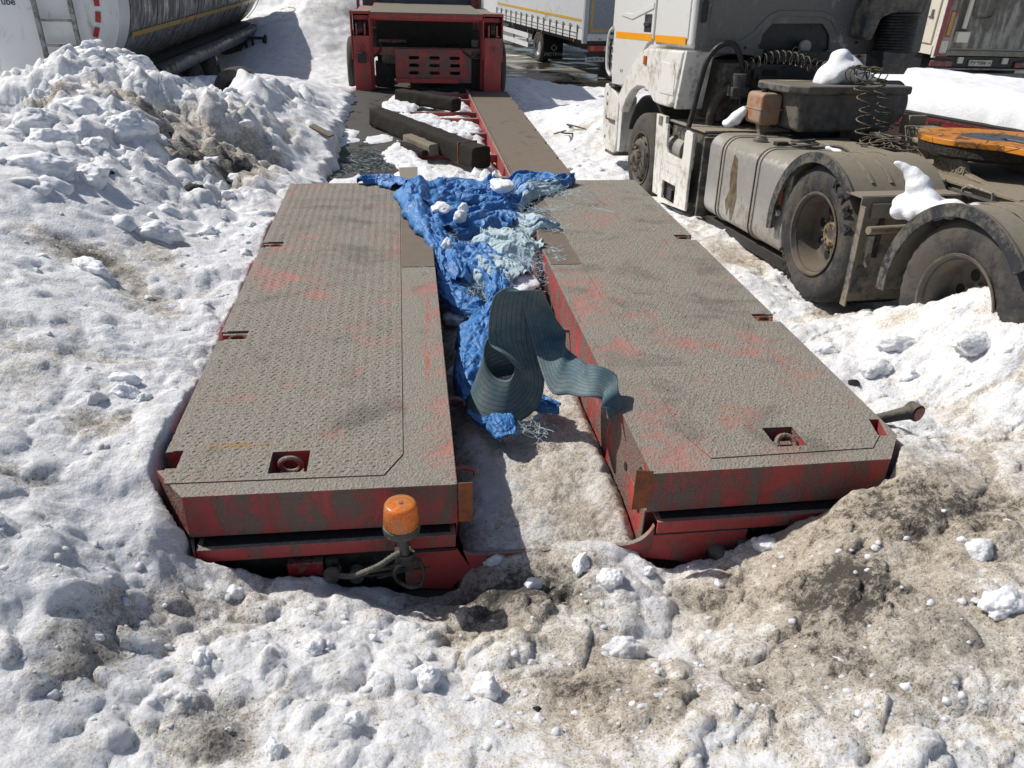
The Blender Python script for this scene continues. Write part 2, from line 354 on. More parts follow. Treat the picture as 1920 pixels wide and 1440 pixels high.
def terrain_fields(x, y):
    wx = x+.06*fbm(x*2.1, y*2.1, 50, 3); wy = y+.06*fbm(x*2.1+9, y*2.1, 60, 3)
    h = base_h(x, y)
    # how rough each zone is
    rough = .55+.45*fbm(x*.55+3, y*.55, 70, 3)+.5*np.exp(-(((x-2.6)/.6)**2+((y-3.4)/1.2)**2))
    bank = sstep(-.9, -1.6, x)*sstep(5.2, 6.4, y)*sstep(13.5, 11.5, y)*(1-.7*sstep(8.6, 9.6, y)*sstep(-3.6, -4.4, x))           # the ploughed heap on the left
    smooth_l = sstep(-1.15, -1.6, x)*sstep(2.6, 3.0, y)*sstep(5.3, 4.6, y)    # smooth wind-packed band
    fore = sstep(2.35, 2.0, y)
    far = sstep(14, 20, y)
    amp = .75+.6*rough+1.1*bank-.45*smooth_l
    h = h+amp*(.034*fbm(wx*2.4, wy*2.4, 1, 3)+.014*fbm(wx*8, wy*8, 5, 3, .6)+.0045*fbm(wx*30, wy*30, 9, 4, .62)*(.3+rough))
    h = h+(1-far)*.010*amp*sstep(.0, .45, fbm(x*1.1, y*1.1, 300, 3)+.12)*fbm(wx*12, wy*12, 11, 3, .5, True)
    l1 = lumps(wx, wy, .85, 21, .62); l2 = lumps(wx+5, wy, .27, 31, .5); l3 = lumps(wx, wy+3, .13, 41, .42); l4 = lumps(wx+2, wy+3, .06, 47, .35)
    la = bank*1.0+.05
    h = h+la*(.30*l1)-.05*bank+(bank*.62+.16*rough+.12*fore)*.20*l2+(bank*.38+.42*rough+.30*fore)*.085*l3+(.4+.5*fore)*(1-far)*.040*l4*sstep(-.1, .35, fbm(x*2, y*2, 90, 2)+.2)
    h = h-.05*bank*sstep(.1, .5, fbm(wx*4, wy*4, 80, 3, .5, True))
    h = h+far*.25*fbm(x*.35, y*.35, 4, 5)*sstep(1.5, -1, x)
    # dirt amount
    d = np.zeros_like(x); t = np.zeros_like(x)+.35; tw = np.zeros_like(x)+.4
    for a, b, z, r, s, tint in DIRT:
        p = at(a, b, z); r *= 1.15
        if a > 1450 and b > 700: s *= .62; r *= 1.2
        k = np.exp(-(((wx-p.x)**2+(wy-p.y)**2)/(r*r)))
        d += s*k; t += k*tint; tw += k
    t = t/tw
    d = d*.66-.02+.30*fbm(x*1.7, y*1.7, 100, 5, .6)
    d += .07*sstep(.2, 2.2, x)*sstep(7, 5, y)+.05*fore+.15*sstep(-.2, .3, x)*sstep(2.4, 2.1, y)+.26*np.exp(-(((x-1.7)/1.0)**2+((y-1.9)/.65)**2))
    d -= .35*(l2 > .12)*(1-fore*.4)+.5*(l1 > .15)*bank*.6
    h = h-.018*np.clip(d, 0, 1.2)*(1-far)
    # cut the snow away from the trailer body and the melt gap round it
    g = .035+.03*fbm(x*5, y*5, 110, 3)
    for r in PLAT:
        gl = g*(.0+.45*sstep(3.4, 2.5, y)); rr = (r[0]-gl*(r[0] < 0)+.012, r[1]+gl*(r[1] > 1)-.012, r[2]-.02*fbm(x*9, y*9, 115, 3), r[3])
        cm = sstep(-.035, .0, x+.845+.743*(y-2.355)) if r[0] < 0 else sstep(.035, .0, x-1.915-.743*(y-2.36))
        cm = np.where(y < 2.36, sstep(-.02, .02, x+.84) if r[0] < 0 else sstep(.02, -.02, x-1.92), cm)
        mk = mask(x, y, rr, .022)*cm; h = h*(1-mk)+np.minimum(h, .32)*mk
    gm = mask(x, y, (.16, .905, 2.34, 6.78), .03)
    edge = np.minimum(sstep(.16, .30, x), sstep(.905, .84, x))
    ice = .545+.022*lumps(x, y, .12, 55, .5)+.05*sstep(3.8, 4.8, y)+.045*edge+.020*fbm(x*7, y*7, 120, 5, .6)+.009*fbm(x*30, y*30, 130, 3)+.05*sstep(3.0, 4.4, y)*fbm(x*4, y*4, 9, 3)-.03*sstep(2.55, 2.36, y)
    h = h*(1-gm)+ice*gm
    dg = .50+.9*fbm(x*2.6, y*1.6, 140, 5, .62)+.95*(1-edge)+.25*sstep(3.6, 3.1, y)*sstep(.45, .75, x)  # ice tone gets darker towards both slot walls
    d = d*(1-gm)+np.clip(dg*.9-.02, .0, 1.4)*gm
    # under the low bed
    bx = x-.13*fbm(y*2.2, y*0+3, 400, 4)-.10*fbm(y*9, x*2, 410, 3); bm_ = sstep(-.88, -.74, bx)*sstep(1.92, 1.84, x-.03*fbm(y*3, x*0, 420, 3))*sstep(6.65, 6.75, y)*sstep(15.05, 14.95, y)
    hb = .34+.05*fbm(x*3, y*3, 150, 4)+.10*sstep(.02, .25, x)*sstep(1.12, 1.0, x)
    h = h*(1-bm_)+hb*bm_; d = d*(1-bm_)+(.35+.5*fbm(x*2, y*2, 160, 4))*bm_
    # ring of piled snow that leans on the left edge of the low bed
    # wet yard far behind: bare
    road = sstep(18.6, 19.6, y+.25*x+.8*fbm(x*.5, y*.5, 170, 4))*sstep(.2, 1.0, x)
    h = h*(1-road)+(-.03)*road
    # ruts and wheels of the lorry on the right
    for (wx0, wy0, lv) in ((3.05, 5.0, .44), (2.85, 8.7, .27)):
        k = mask(x, y, (wx0-.16, wx0+.5, wy0-.42, wy0+.42), .05); h = h*(1-k)+np.minimum(h, lv)*k
    return h, np.clip(d, 0, 1.6), np.clip(t, 0, 1), gm

def grid_mesh(name, X, Y, Z, fields, mat):
    ny, nx = X.shape; me = bpy.data.meshes.new(name)
    me.vertices.add(nx*ny); me.vertices.foreach_set('co', np.stack([X, Y, Z], -1).astype(np.float32).ravel())
    i = np.arange((ny-1)*(nx-1)); r = i//(nx-1); c = i % (nx-1); a = r*nx+c
    q = np.stack([a, a+1, a+nx+1, a+nx], -1).astype(np.int32)
    me.loops.add(q.size); me.loops.foreach_set('vertex_index', q.ravel())
    me.polygons.add(len(q)); me.polygons.foreach_set('loop_start', np.arange(0, q.size, 4, dtype=np.int32))
    me.polygons.foreach_set('use_smooth', np.ones(len(q), bool)); me.update(calc_edges=True)
    for k, v in fields.items():
        at_ = me.attributes.new(k, 'FLOAT', 'POINT'); at_.data.foreach_set('value', v.astype(np.float32).ravel())
    me.materials.append(mat); o = bpy.data.objects.new(name, me); col.objects.link(o); return o

def snow_mat(name, use_attr=True, clean=False):
    k = NT(name, .55, 0, .35)
    pos = k.geo.outputs['Position']
    n1 = k.noise(9, 9, .68, .3, vec=pos); n2 = k.noise(38, 8, .7, .2, vec=pos); n3 = k.noise(150, 4, .7, vec=pos)
    if use_attr: d = k.attr('dirt'); tint = k.attr('tint'); ice = k.attr('ice')
    else: d = None
    white = k.mix(k.ramp(n1, .35, .7), (.84, .85, .87, 1), (.77, .785, .815, 1))
    if d is None:
        amt = .05 if clean else .34
        f = k.ramp(k.math('ADD', k.math('MULTIPLY', n1, .6), k.math('MULTIPLY', n2, .4)), .56, .74, 0, .25 if clean else .8)
        bc = k.mix(f, white, lin('8d8478'))
        if not clean: bc = k.mix(k.ramp(n2, .64, .72, 0, .8), bc, lin('3b352d'))
    else:
        v = k.math('ADD', d, k.math('MULTIPLY', k.math('SUBTRACT', n1, .5), 1.9)); v = k.math('ADD', v, k.math('MULTIPLY', k.math('SUBTRACT', n2, .5), 2.3)); v = k.math('ADD', v, k.math('MULTIPLY', k.math('SUBTRACT', n3, .5), 1.1))
        grime = k.mix(tint, (.30, .29, .27, 1), (.47, .395, .30, 1))
        pale = k.mix(tint, (.66, .66, .655, 1), (.72, .66, .57, 1))
        bc = k.mix(k.ramp(v, .02, .55, 0, .9), white, pale)
        bc = k.mix(k.ramp(v, .38, 1.0, 0, .85), bc, grime)
        bc = k.mix(k.ramp(v, .95, 1.6, 0, .92), bc, (.045, .04, .034, 1))
        sp = k.math('MULTIPLY', k.ramp(n3, .575, .62), k.ramp(v, .1, .7))
        bc = k.mix(k.math('MULTIPLY', sp, .75), bc, (.05, .042, .034, 1))
        bc = k.mix(k.math('MULTIPLY', ice, k.ramp(v, 0., .6, .35, .1)), bc, (.25, .26, .27, 1))
    # loose grit
    g = k.voro(55, vec=pos); gg = k.math('MULTIPLY', k.ramp(g, .10, .06), k.ramp(n1, .52, .6))
    if not clean: bc = k.mix(k.math('MULTIPLY', gg, .8), bc, (.05, .045, .04, 1))
    k.base(bc)
    rr = k.math('ADD', .42, k.math('MULTIPLY', n2, .25))
    if d is not None: rr = k.math('SUBTRACT', rr, k.math('MULTIPLY', ice, .12))
    k.rough(rr)
    k.b.inputs['Subsurface Weight'].default_value = .55; k.b.inputs['Subsurface Radius'].default_value = (1., 1., .9); k.b.inputs['Subsurface Scale'].default_value = .02
    gran = k.voro(70, vec=pos)
    a = k.bump(n1, .012 if clean else .032, .7); b = k.bump(n2, .006 if clean else .015, .8, a); k.bump(k.math('ADD', k.math('MULTIPLY', gran, .6), n3), .0035 if clean else .008, .8, b)
    return k.m
M_SNOW = snow_mat('packed dirty snow'); M_CLEAN = snow_mat('clean snow', False, True); M_LUMP = snow_mat('snow clod', False, False)
vs_ = [-1.2]
while vs_[-1] < 62:
    y = vs_[-1]; vs_.append(y+(.04 if y < .55 else max(.0115, .0044*y)))
yy = np.array(vs_); uu = np.concatenate([-np.geomspace(3.4, 1.13, 60), np.linspace(-1.12, 1.12, 740), np.geomspace(1.13, 3.4, 60)])
Xg = uu[None, :]*(np.maximum(yy, .6)[:, None]*.92+1.25); Yg = np.repeat(yy[:, None], len(uu), 1)
Hg, Dg, Tg, Ig = terrain_fields(Xg, Yg)
# gentle sideways push so that lumps overhang a little
Xp = Xg+.018*fbm(Xg*11, Yg*11, 200, 3)*(Yg < 8)*(1-Ig); Yp = Yg+.018*fbm(Xg*11, Yg*11, 210, 3)*(Yg < 8)*(1-Ig)
near = np.zeros_like(Xg)
for r in PLAT: near = np.maximum(near, mask(Xg, Yg, (r[0]-.12, r[1]+.12, r[2]-.1, r[3]+.1), .05))
Xp = Xg+(Xp-Xg)*(1-near); Yp = Yg+(Yp-Yg)*(1-near)
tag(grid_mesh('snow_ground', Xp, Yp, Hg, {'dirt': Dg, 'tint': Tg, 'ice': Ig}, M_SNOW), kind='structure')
def ground_z(x, y): return float(terrain_fields(np.array([[float(x)]]), np.array([[float(y)]]))[0][0, 0])
# far plain beyond the modelled snow
g = MB(); g.grid([[(x, y, -.32) for x in np.linspace(-900, 900, 7)] for y in np.linspace(-300, 1500, 7)])
tag(g.build('far_ground', M_CLEAN, fix=False), kind='structure')
# wet yard surface
def wet_asphalt():
    k = NT('wet yard', .3); n = k.noise(.35, 6, .6, .6, vec=k.map((1, 2.2, 1))); n2 = k.noise(5, 6, .6)
    bc = k.mix(k.ramp(n, .44, .52), lin('3d3a35'), lin('77736b')); bc = k.mix(k.ramp(n, .56, .60), bc, (.62, .64, .67, 1))
    k.base(bc); k.rough(k.ramp(n, .40, .50, .06, .6)); k.bump(k.math('MULTIPLY', n2, k.ramp(n, .42, .5)), .01); return k.m
g = MB(); g.grid([[(x, y, 0.0) for x in np.linspace(-.5, 40, 5)] for y in np.linspace(15, 80, 5)])
tag(g.build('yard_road', wet_asphalt(), fix=False), kind='structure')
# ------------------------------------------------------------------ materials shared by the vehicles
def red_dusty(name, amt=.5, top=.9, wet=False, edge=True):
    """red paint under road dust: heavy on upward faces, washed off in patches on upright ones"""
    k = NT(name, .6, 0, .35)
    n1 = k.noise(1.6, 8, .62, .5); n2 = k.noise(7, 8, .7, .3); n3 = k.noise(60, 5, .7)
    st = k.noise(5.5, 6, .62, .3, vec=k.map((1.6, 1.6, .5)))
    up = k.ramp(k.up(), .15, .6)
    side_v = k.math('ADD', k.math('MULTIPLY', st, .7), k.math('MULTIPLY', n2, .3))
    top_v = k.math('ADD', k.math('MULTIPLY', n1, .55), k.math('MULTIPLY', n2, .45))
    fs = k.ramp(side_v, .585-amt*.26, .72-amt*.26, .08, .95)
    ps = k.sep(k.geo.outputs['Position']); wear = k.math('ADD', k.math('MULTIPLY', k.ramp(ps[0], -.02, .12), k.ramp(ps[0], .30, .20)), k.math('MULTIPLY', k.ramp(ps[0], .88, .94), k.ramp(ps[0], 1.22, 1.05))); top_v = k.math('SUBTRACT', top_v, k.math('MULTIPLY', k.math('MULTIPLY', wear, k.ramp(ps[1], 5.2, 4.2)), .075))
    ft = k.ramp(top_v, .425-top*.15, .57-top*.10, .14, 1)
    mixn = k.n('Mix'); mixn.data_type = 'FLOAT'; k.set(mixn.inputs[0], up); k.set(mixn.inputs[2], fs); k.set(mixn.inputs[3], ft)
    f = mixn.outputs[0]
    red = k.mix(k.ramp(n2, .3, .7), (.44, .032, .034, 1), (.27, .022, .025, 1))
    dust_t = k.mix(k.ramp(n3, .3, .7), (.285, .262, .220, 1), (.195, .180, .152, 1))
    dust_t = k.mix(k.ramp(k.noise(2.6, 7, .7, .6, vec=k.map(loc=(4, 8, 2))), .5, .68, 0, .75), dust_t, (.125, .118, .098, 1))
    dust_s = k.mix(n3, (.175, .145, .120, 1), (.120, .100, .084, 1))
    dust = k.mix(up, dust_s, dust_t); red = k.mix(k.math('MULTIPLY', k.math('SUBTRACT', 1., up), .16), red, (.48, .17, .15, 1))
    pink = k.mix(k.math('MULTIPLY', up, .78), red, (.40, .19, .155, 1))
    bc = k.mix(f, pink, dust)
    sp_ = k.math('MULTIPLY', k.ramp(n3, .62, .70), k.math('MULTIPLY', up, f)); bc = k.mix(k.math('MULTIPLY', sp_, .6), bc, (.07, .062, .052, 1))
    rust = k.math('MULTIPLY', k.ramp(k.noise(3.3, 8, .75, .8, vec=k.map(loc=(1, 7, 3))), .66, .73), k.ramp(n2, .5, .62))
    bc = k.mix(k.math('MULTIPLY', rust, .8), bc, (.27, .13, .03, 1))
    if wet: bc = k.mix(.55, bc, (.03, .026, .024, 1))
    ochre = k.math('MULTIPLY', k.math('MULTIPLY', k.ramp(ps[1], 2.64, 2.665), k.ramp(ps[1], 2.70, 2.675)), k.math('MULTIPLY', k.ramp(ps[0], -.88, -.80), k.ramp(ps[0], -.40, -.46)))
    bc = k.mix(k.math('MULTIPLY', k.math('MULTIPLY', ochre, up), k.ramp(n2, .42, .6, 0, .8)), bc, (.30, .17, .05, 1))
    cx_ = k.math('ABSOLUTE', k.math('SUBTRACT', ps[0], k.math('ADD', .075, k.math('ADD', k.math('MULTIPLY', k.math('SUBTRACT', ps[1], 3.6), .035), k.math('MULTIPLY', k.math('SUBTRACT', n2, .5), .10)))))
    scr = k.math('MULTIPLY', k.math('MULTIPLY', k.ramp(cx_, .016, .006), k.math('MULTIPLY', k.ramp(ps[1], 3.05, 3.3), k.ramp(ps[1], 4.25, 4.1))), k.ramp(n2, .46, .58))
    bc = k.mix(k.math('MULTIPLY', k.math('MULTIPLY', scr, up), .6), bc, (.46, .07, .04, 1))
    k.base(bc); k.rough(k.math('ADD', .42, k.math('MULTIPLY', f, .45)))
    cr = k.voro(95); aa = k.bump(k.math('ADD', k.math('MULTIPLY', cr, k.math('MULTIPLY', f, 1.2)), n3), .0042, .85); k.bump(k.math('ADD', k.math('MULTIPLY', f, .8), n2), .004, .8, aa)
    return k.m
M_RED = red_dusty('dusty red paint', .62); M_RED_CLEAN = red_dusty('worn red paint', .30, .55)
M_DECK = dirty('wet dark deck steel', '3a2624', '4a4742', .4, .3, 1.6, .40, dirt2='1c1b1b', amt2=.9, bump=.003)
M_DECK2 = dirty('worn brown deck steel', '7a4038', '766a5c', .62, .6, 1.4, .5, dirt2='4a3f38', amt2=.7, bump=.002)
M_BLACK = dirty('black grimy steel', '1a1a1b', '4a463f', .35, .35, 9, .6, amt2=.2)
M_NEARBLACK = plain('matte near black', '23211e', .9, var=.3, scale=60)  # near-black; discs drawn as holes wear it as their inner shade
M_RUST = dirty('rusty steel', '8a4a22', '6d5a48', .4, .2, 14, .8, dirt2='3b2416', amt2=.5)
M_RUBBER = dirty('black rubber', '1c1c1d', '6f695e', .30, .3, 7, .75, amt2=.1)
M_CABLE = dirty('grey cable sheath', '3b3a38', '77736a', .4, .3, 20, .6)
M_LENSRED = dirty('dusty red lens', '6e1218', '6d6257', .35, .2, 20, .25, amt2=.1)

def poly_prism(poly, z0, z1): return MB().prism(poly, 'z', z0, z1)
T = empty('lowboy_trailer', (.54, 2.35, .0), label='red low loader trailer with two dusty tread plate rear decks, half buried in snow', cat='trailer')
def TP(name, mb, mat, parent=T, bev=0., **kw):
    o = mb.build(name, mat, None, bev, **kw)
    if parent is T:
        o.data.transform(Matrix.Translation((-.54, -2.35, 0))); o.parent = T
    else:
        o.data.transform(Matrix.Translation((-.54, -2.35, 0))); o.parent = parent
    return o
OFF = Matrix.Translation((-.54, -2.35, 0))
L_OUT = [(-.975, 2.53), (-.845, 2.355), (.150, 2.345), (.165, 4.66), (.170, 5.15), (.06, 6.14), (-.01, 6.72), (-.975, 6.72)]
R_OUT = [(.905, 2.345), (1.915, 2.36), (2.045, 2.53), (2.06, 6.80), (1.05, 6.80), (1.03, 6.14), (.905, 5.15), (.902, 4.66)]
def pocket(x0, x1, y0, y1, z0=.80, z1=1.0): return MB().box(x0, x1, y0, y1, z0, z1)
cutL = [pocket(-.56, -.415, 2.47, 2.615), MB().prism([(-.99, 2.535), (-.905, 2.535), (-.905, 2.655), (-.99, 2.655)], 'z', .80, 1.0)]
cutR = [pocket(1.475, 1.61, 2.48, 2.625), MB().prism([(1.955, 2.53), (2.00, 2.53), (2.035, 2.66), (1.985, 2.66)], 'z', .80, 1.0)]
for y in (3.66, 5.08): cutL.append(MB().box(-.99, -.835, y, y+.10, .83, 1.0)); cutR.append(MB().box(1.915, 2.1, y+.04, y+.14, .83, 1.0))
TREAD_L = [(-.925, 2.44), (-.125, 2.425), (-.052, 2.56), (-.055, 6.70), (-.94, 6.70), (-.945, 2.52)]
TREAD_R = [(1.175, 2.425), (1.88, 2.44), (1.99, 2.56), (2.02, 6.78), (1.12, 6.78), (1.12, 2.60)]
def side_walls(outline, z0, z1): return MB().prism(outline, 'z', z0, z1)
def inside(p, poly):
    c = False; n = len(poly)
    for i in range(n):
        a = poly[i]; b = poly[i-1]
        if (a[1] > p[1]) != (b[1] > p[1]) and p[0] < (b[0]-a[0])*(p[1]-a[1])/(b[1]-a[1])+a[0]: c = not c
    return c
def edge_d(p, poly):
    m_ = 9
    for i in range(len(poly)):
        a = Vector(poly[i]); b = Vector(poly[i-1]); q = Vector(p); t = max(0, min(1, (q-a).dot(b-a)/max(1e-9, (b-a).length_squared)))
        m_ = min(m_, (q-(a+(b-a)*t)).length)
    return m_
def tread_bumps(poly, z, holes, style):
    random.seed(5); g = MB(); vs = []; fs = []
    xs = [p[0] for p in poly]; ys = [p[1] for p in poly]
    px, py = (.0265, .0230) if style == 'bar' else (.030, .027)
    ny = int((max(ys)-min(ys))/py); nx = int((max(xs)-min(xs))/px)
    for j in range(ny):
        for i in range(nx):
            x = min(xs)+(i+.5+(.5 if j % 2 else 0))*px; y = min(ys)+(j+.5)*py
            if not inside((x, y), poly) or edge_d((x, y), poly) < .014: continue
            if any(h[0]-.014 < x < h[1]+.014 and h[2]-.014 < y < h[3]+.014 for h in holes): continue
            if style == 'bar': an = (.55 if (i+j//1) % 2 else 2.3)+random.uniform(-.08, .08); L, Wd, H = .0112, .0045, .0031
            else: an = (.8 if (i+j) % 2 else 2.35)+random.uniform(-.1, .1); L, Wd, H = .0085, .0060, .0036
            H *= random.uniform(.75, 1.1); ca, sa = math.cos(an), math.sin(an); o = len(vs)
            for (u, v, h) in ((L, 0, 0), (L*.45, Wd, 0), (-L*.45, Wd, 0), (-L, 0, 0), (-L*.45, -Wd, 0), (L*.45, -Wd, 0), (L*.42, 0, 1), (-L*.42, 0, 1)):
                vs.append((x+u*ca-v*sa, y+u*sa+v*ca, z-.0004+h*H))
            fs += [(o, o+1, o+6), (o+1, o+2, o+7, o+6), (o+2, o+3, o+7), (o+3, o+4, o+7), (o+4, o+5, o+6, o+7), (o+5, o, o+6)]
    return vs, fs
def deck(outline, tread, cutters, holes, style, label):
    d = TP('rear_deck', side_walls(outline, .712, .900), M_RED, bev=.012, seg=3); d['label'] = label
    cut(d, [MB().add(c.v, c.f).xf(OFF) for c in cutters])
    t = MB().prism(tread, 'z', .8975, .9045); p = TP('tread_plate', t, M_RED, d)
    cut(p, [MB().add(c.v, c.f).xf(OFF) for c in cutters])
    vs, fs = tread_bumps(tread, .9045, holes, style)
    # join the raised pattern into the plate's own mesh
    import bmesh
    bm = bmesh.new(); bm.from_mesh(p.data); bv = [bm.verts.new((v[0]-.54, v[1]-2.35, v[2])) for v in vs]
    for f in fs: bm.faces.new([bv[i] for i in f])
    bm.to_mesh(p.data); bm.free(); p.data.shade_smooth(); p.data.set_sharp_from_angle(angle=R(50))
    return d
dL = deck(L_OUT, TREAD_L, cutL, [(-.56, -.415, 2.47, 2.615), (-.99, -.905, 2.535, 2.655), (-.99, -.835, 3.66, 3.76), (-.99, -.835, 5.08, 5.18)], 'bar', 'left rear deck with amber beacon below its edge')
dR = deck(R_OUT, TREAD_R, cutR, [(1.475, 1.61, 2.48, 2.625), (1.95, 2.05, 2.53, 2.66), (1.915, 2.1, 3.70, 3.80), (1.915, 2.1, 5.12, 5.22)], 'dot', 'right rear deck with round rivets in its tread plate')
# slightly raised cover sheets on the inner margins
TP('margin_sheet', MB().prism([(-.046, 4.66), (.160, 4.66), (.165, 5.15), (.055, 6.12), (-.01, 6.60), (-.046, 6.60)], 'z', .8985, .9035), M_DECK2, dL)
TP('margin_sheet', MB().prism([(.915, 4.66), (1.112, 4.66), (1.112, 6.6), (1.05, 6.6), (1.03, 6.12), (.915, 5.15)], 'z', .8985, .9035), M_DECK2, dR)
# deck undersides: hull boxes narrower than the decks
for (x0, x1, d) in ((-.80, .146, dL), (.909, 1.90, dR)):
    TP('deck_hull', MB().prism([(2.43, .735), (6.66, .735), (6.66, .25), (2.43, .25)], 'x', x0, x1), M_RED, d)
# rear shelf with lip, per side
def shelf(x0, x1, xc, d):
    m_ = MB().prism([(2.305, .690), (2.305, .632), (2.315, .632), (2.315, .680), (2.43, .680), (2.43, .690)], 'x', x0, x1)
    s = TP('rear_shelf', m_, M_RED_CLEAN, d, bev=.002)
    TP('dark_layer', MB().box(x0+.02, x1-.02, 2.325, 2.425, .6905, .695), M_NEARBLACK, s)  # thin near-black layer over the shelf top
    return s
sL = shelf(-.82, .140, 0, dL); sR = shelf(.945, 1.92, 0, dR)
TP('shelf_end', MB().prism([(-.855, 2.43), (-.822, 2.305), (-.828, 2.300), (-.90, 2.50)], 'z', .632, .690), M_RED, sL)
TP('back_plate', MB().prism([(2.34, .660), (2.34, .28), (2.36, .28), (2.36, .660)], 'x', -.80, .145), M_BLACK, dL)
TP('back_plate', MB().prism([(2.34, .660), (2.34, .28), (2.36, .28), (2.36, .660)], 'x', 1.32, 1.90), M_BLACK, dR)
# crossbeam between the decks, with rounded gussets (profile in xz)
def arc(cx, cz, r, a0, a1, n=8): return [(cx+r*math.cos(R(a0+(a1-a0)*i/n)), cz+r*math.sin(R(a0+(a1-a0)*i/n))) for i in range(n+1)]
prof = [(-.06, .60), (.143, .60), (.143, .668)]+arc(.22, .655, .085, 180, 270)+[(.80, .570)]+arc(.82, .69, .12, 270, 345)+[(.94, .660), (.94, .612), (1.34, .612), (1.34, .44), (1.20, .42), (1.05, .47), (.90, .50), (.20, .50), (.12, .40), (-.06, .42)]
TP('rear_crossbeam', MB().prism(prof, 'y', 2.318, 2.339), M_RED_CLEAN, bev=.003)
TP('lower_bar', MB().box(-.25, .14, 2.27, 2.33, .36, .395), M_BLACK)
TP('lower_edge', MB().box(-.23, .11, 2.262, 2.268, .372, .380), M_RED_CLEAN)
# rusty flaps at the inner corners
TP('corner_flap', MB().box(.152, .205, 2.315, 2.322, .745, .925), M_RUST, dL, bev=.001)
TP('corner_flap', MB().prism([(.835, .935), (.905, .925), (.900, .75), (.835, .745)], 'y', 2.325, 2.331), M_RUST, dR, bev=.001)
# lashing rings
def ring(c, ax, r, t, parent, mat=M_RED_CLEAN, sq=1.):
    a = Vector(ax[0]); b = Vector(ax[1]); pts = [Vector(c)+a*math.cos(2*math.pi*i/20)*r+b*math.sin(2*math.pi*i/20)*r*sq for i in range(20)]
    return TP('lashing_ring', MB().tube(pts, t, 8, closed=True), mat, parent)
ring((-.483, 2.535, .895), ((1, 0, 0), (0, -.25, .97)), .040, .010, dL)
ring((1.555, 2.545, .868), ((1, 0, 0), (0, .75, .66)), .040, .012, dR, M_RED)
TP('ring_bar', MB().box(-.53, -.44, 2.545, 2.57, .83, .85), M_RED, dL); TP('ring_bar', MB().box(1.50, 1.60, 2.57, 2.60, .82, .85), M_RED, dR)
for y in (3.71, 5.13):
    ring((-.88, y-.01, .885), ((1, 0, 0), (0, .9, .3)), .042, .011, dL, M_RUST, .55)
    TP('slot_bar', MB().box(-.965, -.84, y+.025, y+.045, .84, .892), M_RED_CLEAN, dL)
    ring((1.98, y+.045, .885), ((1, 0, 0), (0, .9, .3)), .040, .011, dR, M_RUST, .55)
    TP('slot_bar', MB().box(1.92, 2.045, y+.075, y+.095, .84, .892), M_RED_CLEAN, dR)
# hooks and eyes along the slot walls
for (x, y, z, s) in ((.175, 3.32, .70, 1), (.175, 2.70, .72, 1), (.885, 3.95, .76, -1)):
    TP('side_hook', MB().tube([(x-.02*s, y, z), (x+.04*s, y-.01, z+.01), (x+.07*s, y-.02, z), (x+.075*s, y-.03, z-.02)], .012, 8), M_RED_CLEAN, dL if s > 0 else dR)
# holes and pipe ends on the inner wall of the right deck
TP('pipe_end', MB().lathe([(0, .040), (-.006, .040), (-.006, .031), (.03, .031), (.03, .0)], (.903, 2.44, .83), 'x', 28), M_RED, dR)
TP('pipe_bore', MB().cyl((.8995, 2.44, .83), (.8985, 2.44, .83), .030, 24), M_NEARBLACK, dR)
for y, z in ((2.66, .715), (2.44, .66)): TP('notch', MB().cyl((.903, y, z), (.9005, y, z), .020, 16), M_NEARBLACK, dR)
# inner upright wall of right deck reaches the ice
TP('inner_wall', MB().box(.9035, .9085, 2.36, 5.1, .45, .71), M_RED, dR)
TP('inner_wall', MB().box(.1455, .1495, 2.36, 5.1, .45, .74), M_RED, dL)
# rear lamps, couplings
TP('tail_lamp', MB().box(-.50, -.365, 2.285, 2.335, .545, .612), M_LENSRED, dL, bev=.006)
def coupling(x, y, z, s=1., d=dL):
    c = TP('air_coupling', MB().lathe([(0, .0), (0, .030*s), (.012, .034*s), (.020, .026*s), (.035, .026*s), (.05, .034*s), (.058, .024*s), (.06, 0)], (0, 0, 0), 'y', 20).xf(Matrix.Translation((x, y, z)) @ Matrix.Rotation(R(-14), 4, 'X')), M_CABLE, d)
    return c
coupling(-.335, 2.262, .56); coupling(-.245, 2.275, .535, .9)
TP('coupling_bracket', MB().box(-.36, -.31, 2.30, 2.335, .55, .61), M_BLACK, dL)
for x, s in ((1.22, 1.0), (1.33, .75)):
    TP('round_socket', MB().lathe([(0, 0), (0, .036*s), (.02, .045*s), (.09, .045*s), (.09, 0)], (x, 2.25, .50+.03*(s < 1)), 'y', 24), M_RUBBER, dR)
# beacon
def amber():
    k = NT('amber lens', .22); n = k.noise(60, 4, .6)
    k.b.inputs['Transmission Weight'].default_value = .55; k.base(k.mix(k.ramp(n, .40, .62, 0, .7), (.92, .30, .02, 1), (.60, .38, .24, 1)))
    k.rough(k.ramp(n, .3, .7, .12, .45)); k.b.inputs['IOR'].default_value = 1.35; return k.m
bx, by = -.062, 2.205
BB = MB().lathe([(.800, 0), (.800, .052), (.812, .066), (.826, .068), (.838, .066), (.842, .060), (.842, 0)], (bx, by, 0), 'z', 40)
beac = TP('warning_beacon', BB, M_CABLE)
lens_prof = [(.843, .062), (.846, .0645), (.90, .0605), (.925, .058), (.932, .054), (.9355, .046), (.934, .030), (.9365, .012), (.9365, 0)]
_lz = MB().lathe(lens_prof, (bx, by, 0), 'z', 96)
_lz.v = [(bx+(v[0]-bx)*(1+(.012 if (i % 96) % 4 < 2 else -.006)*(v[2] < .93)), by+(v[1]-by)*(1+(.012 if (i % 96) % 4 < 2 else -.006)*(v[2] < .93)), v[2]) for i, v in enumerate(_lz.v)]
TP('amber_lens', _lz, amber(), beac, smooth=50)
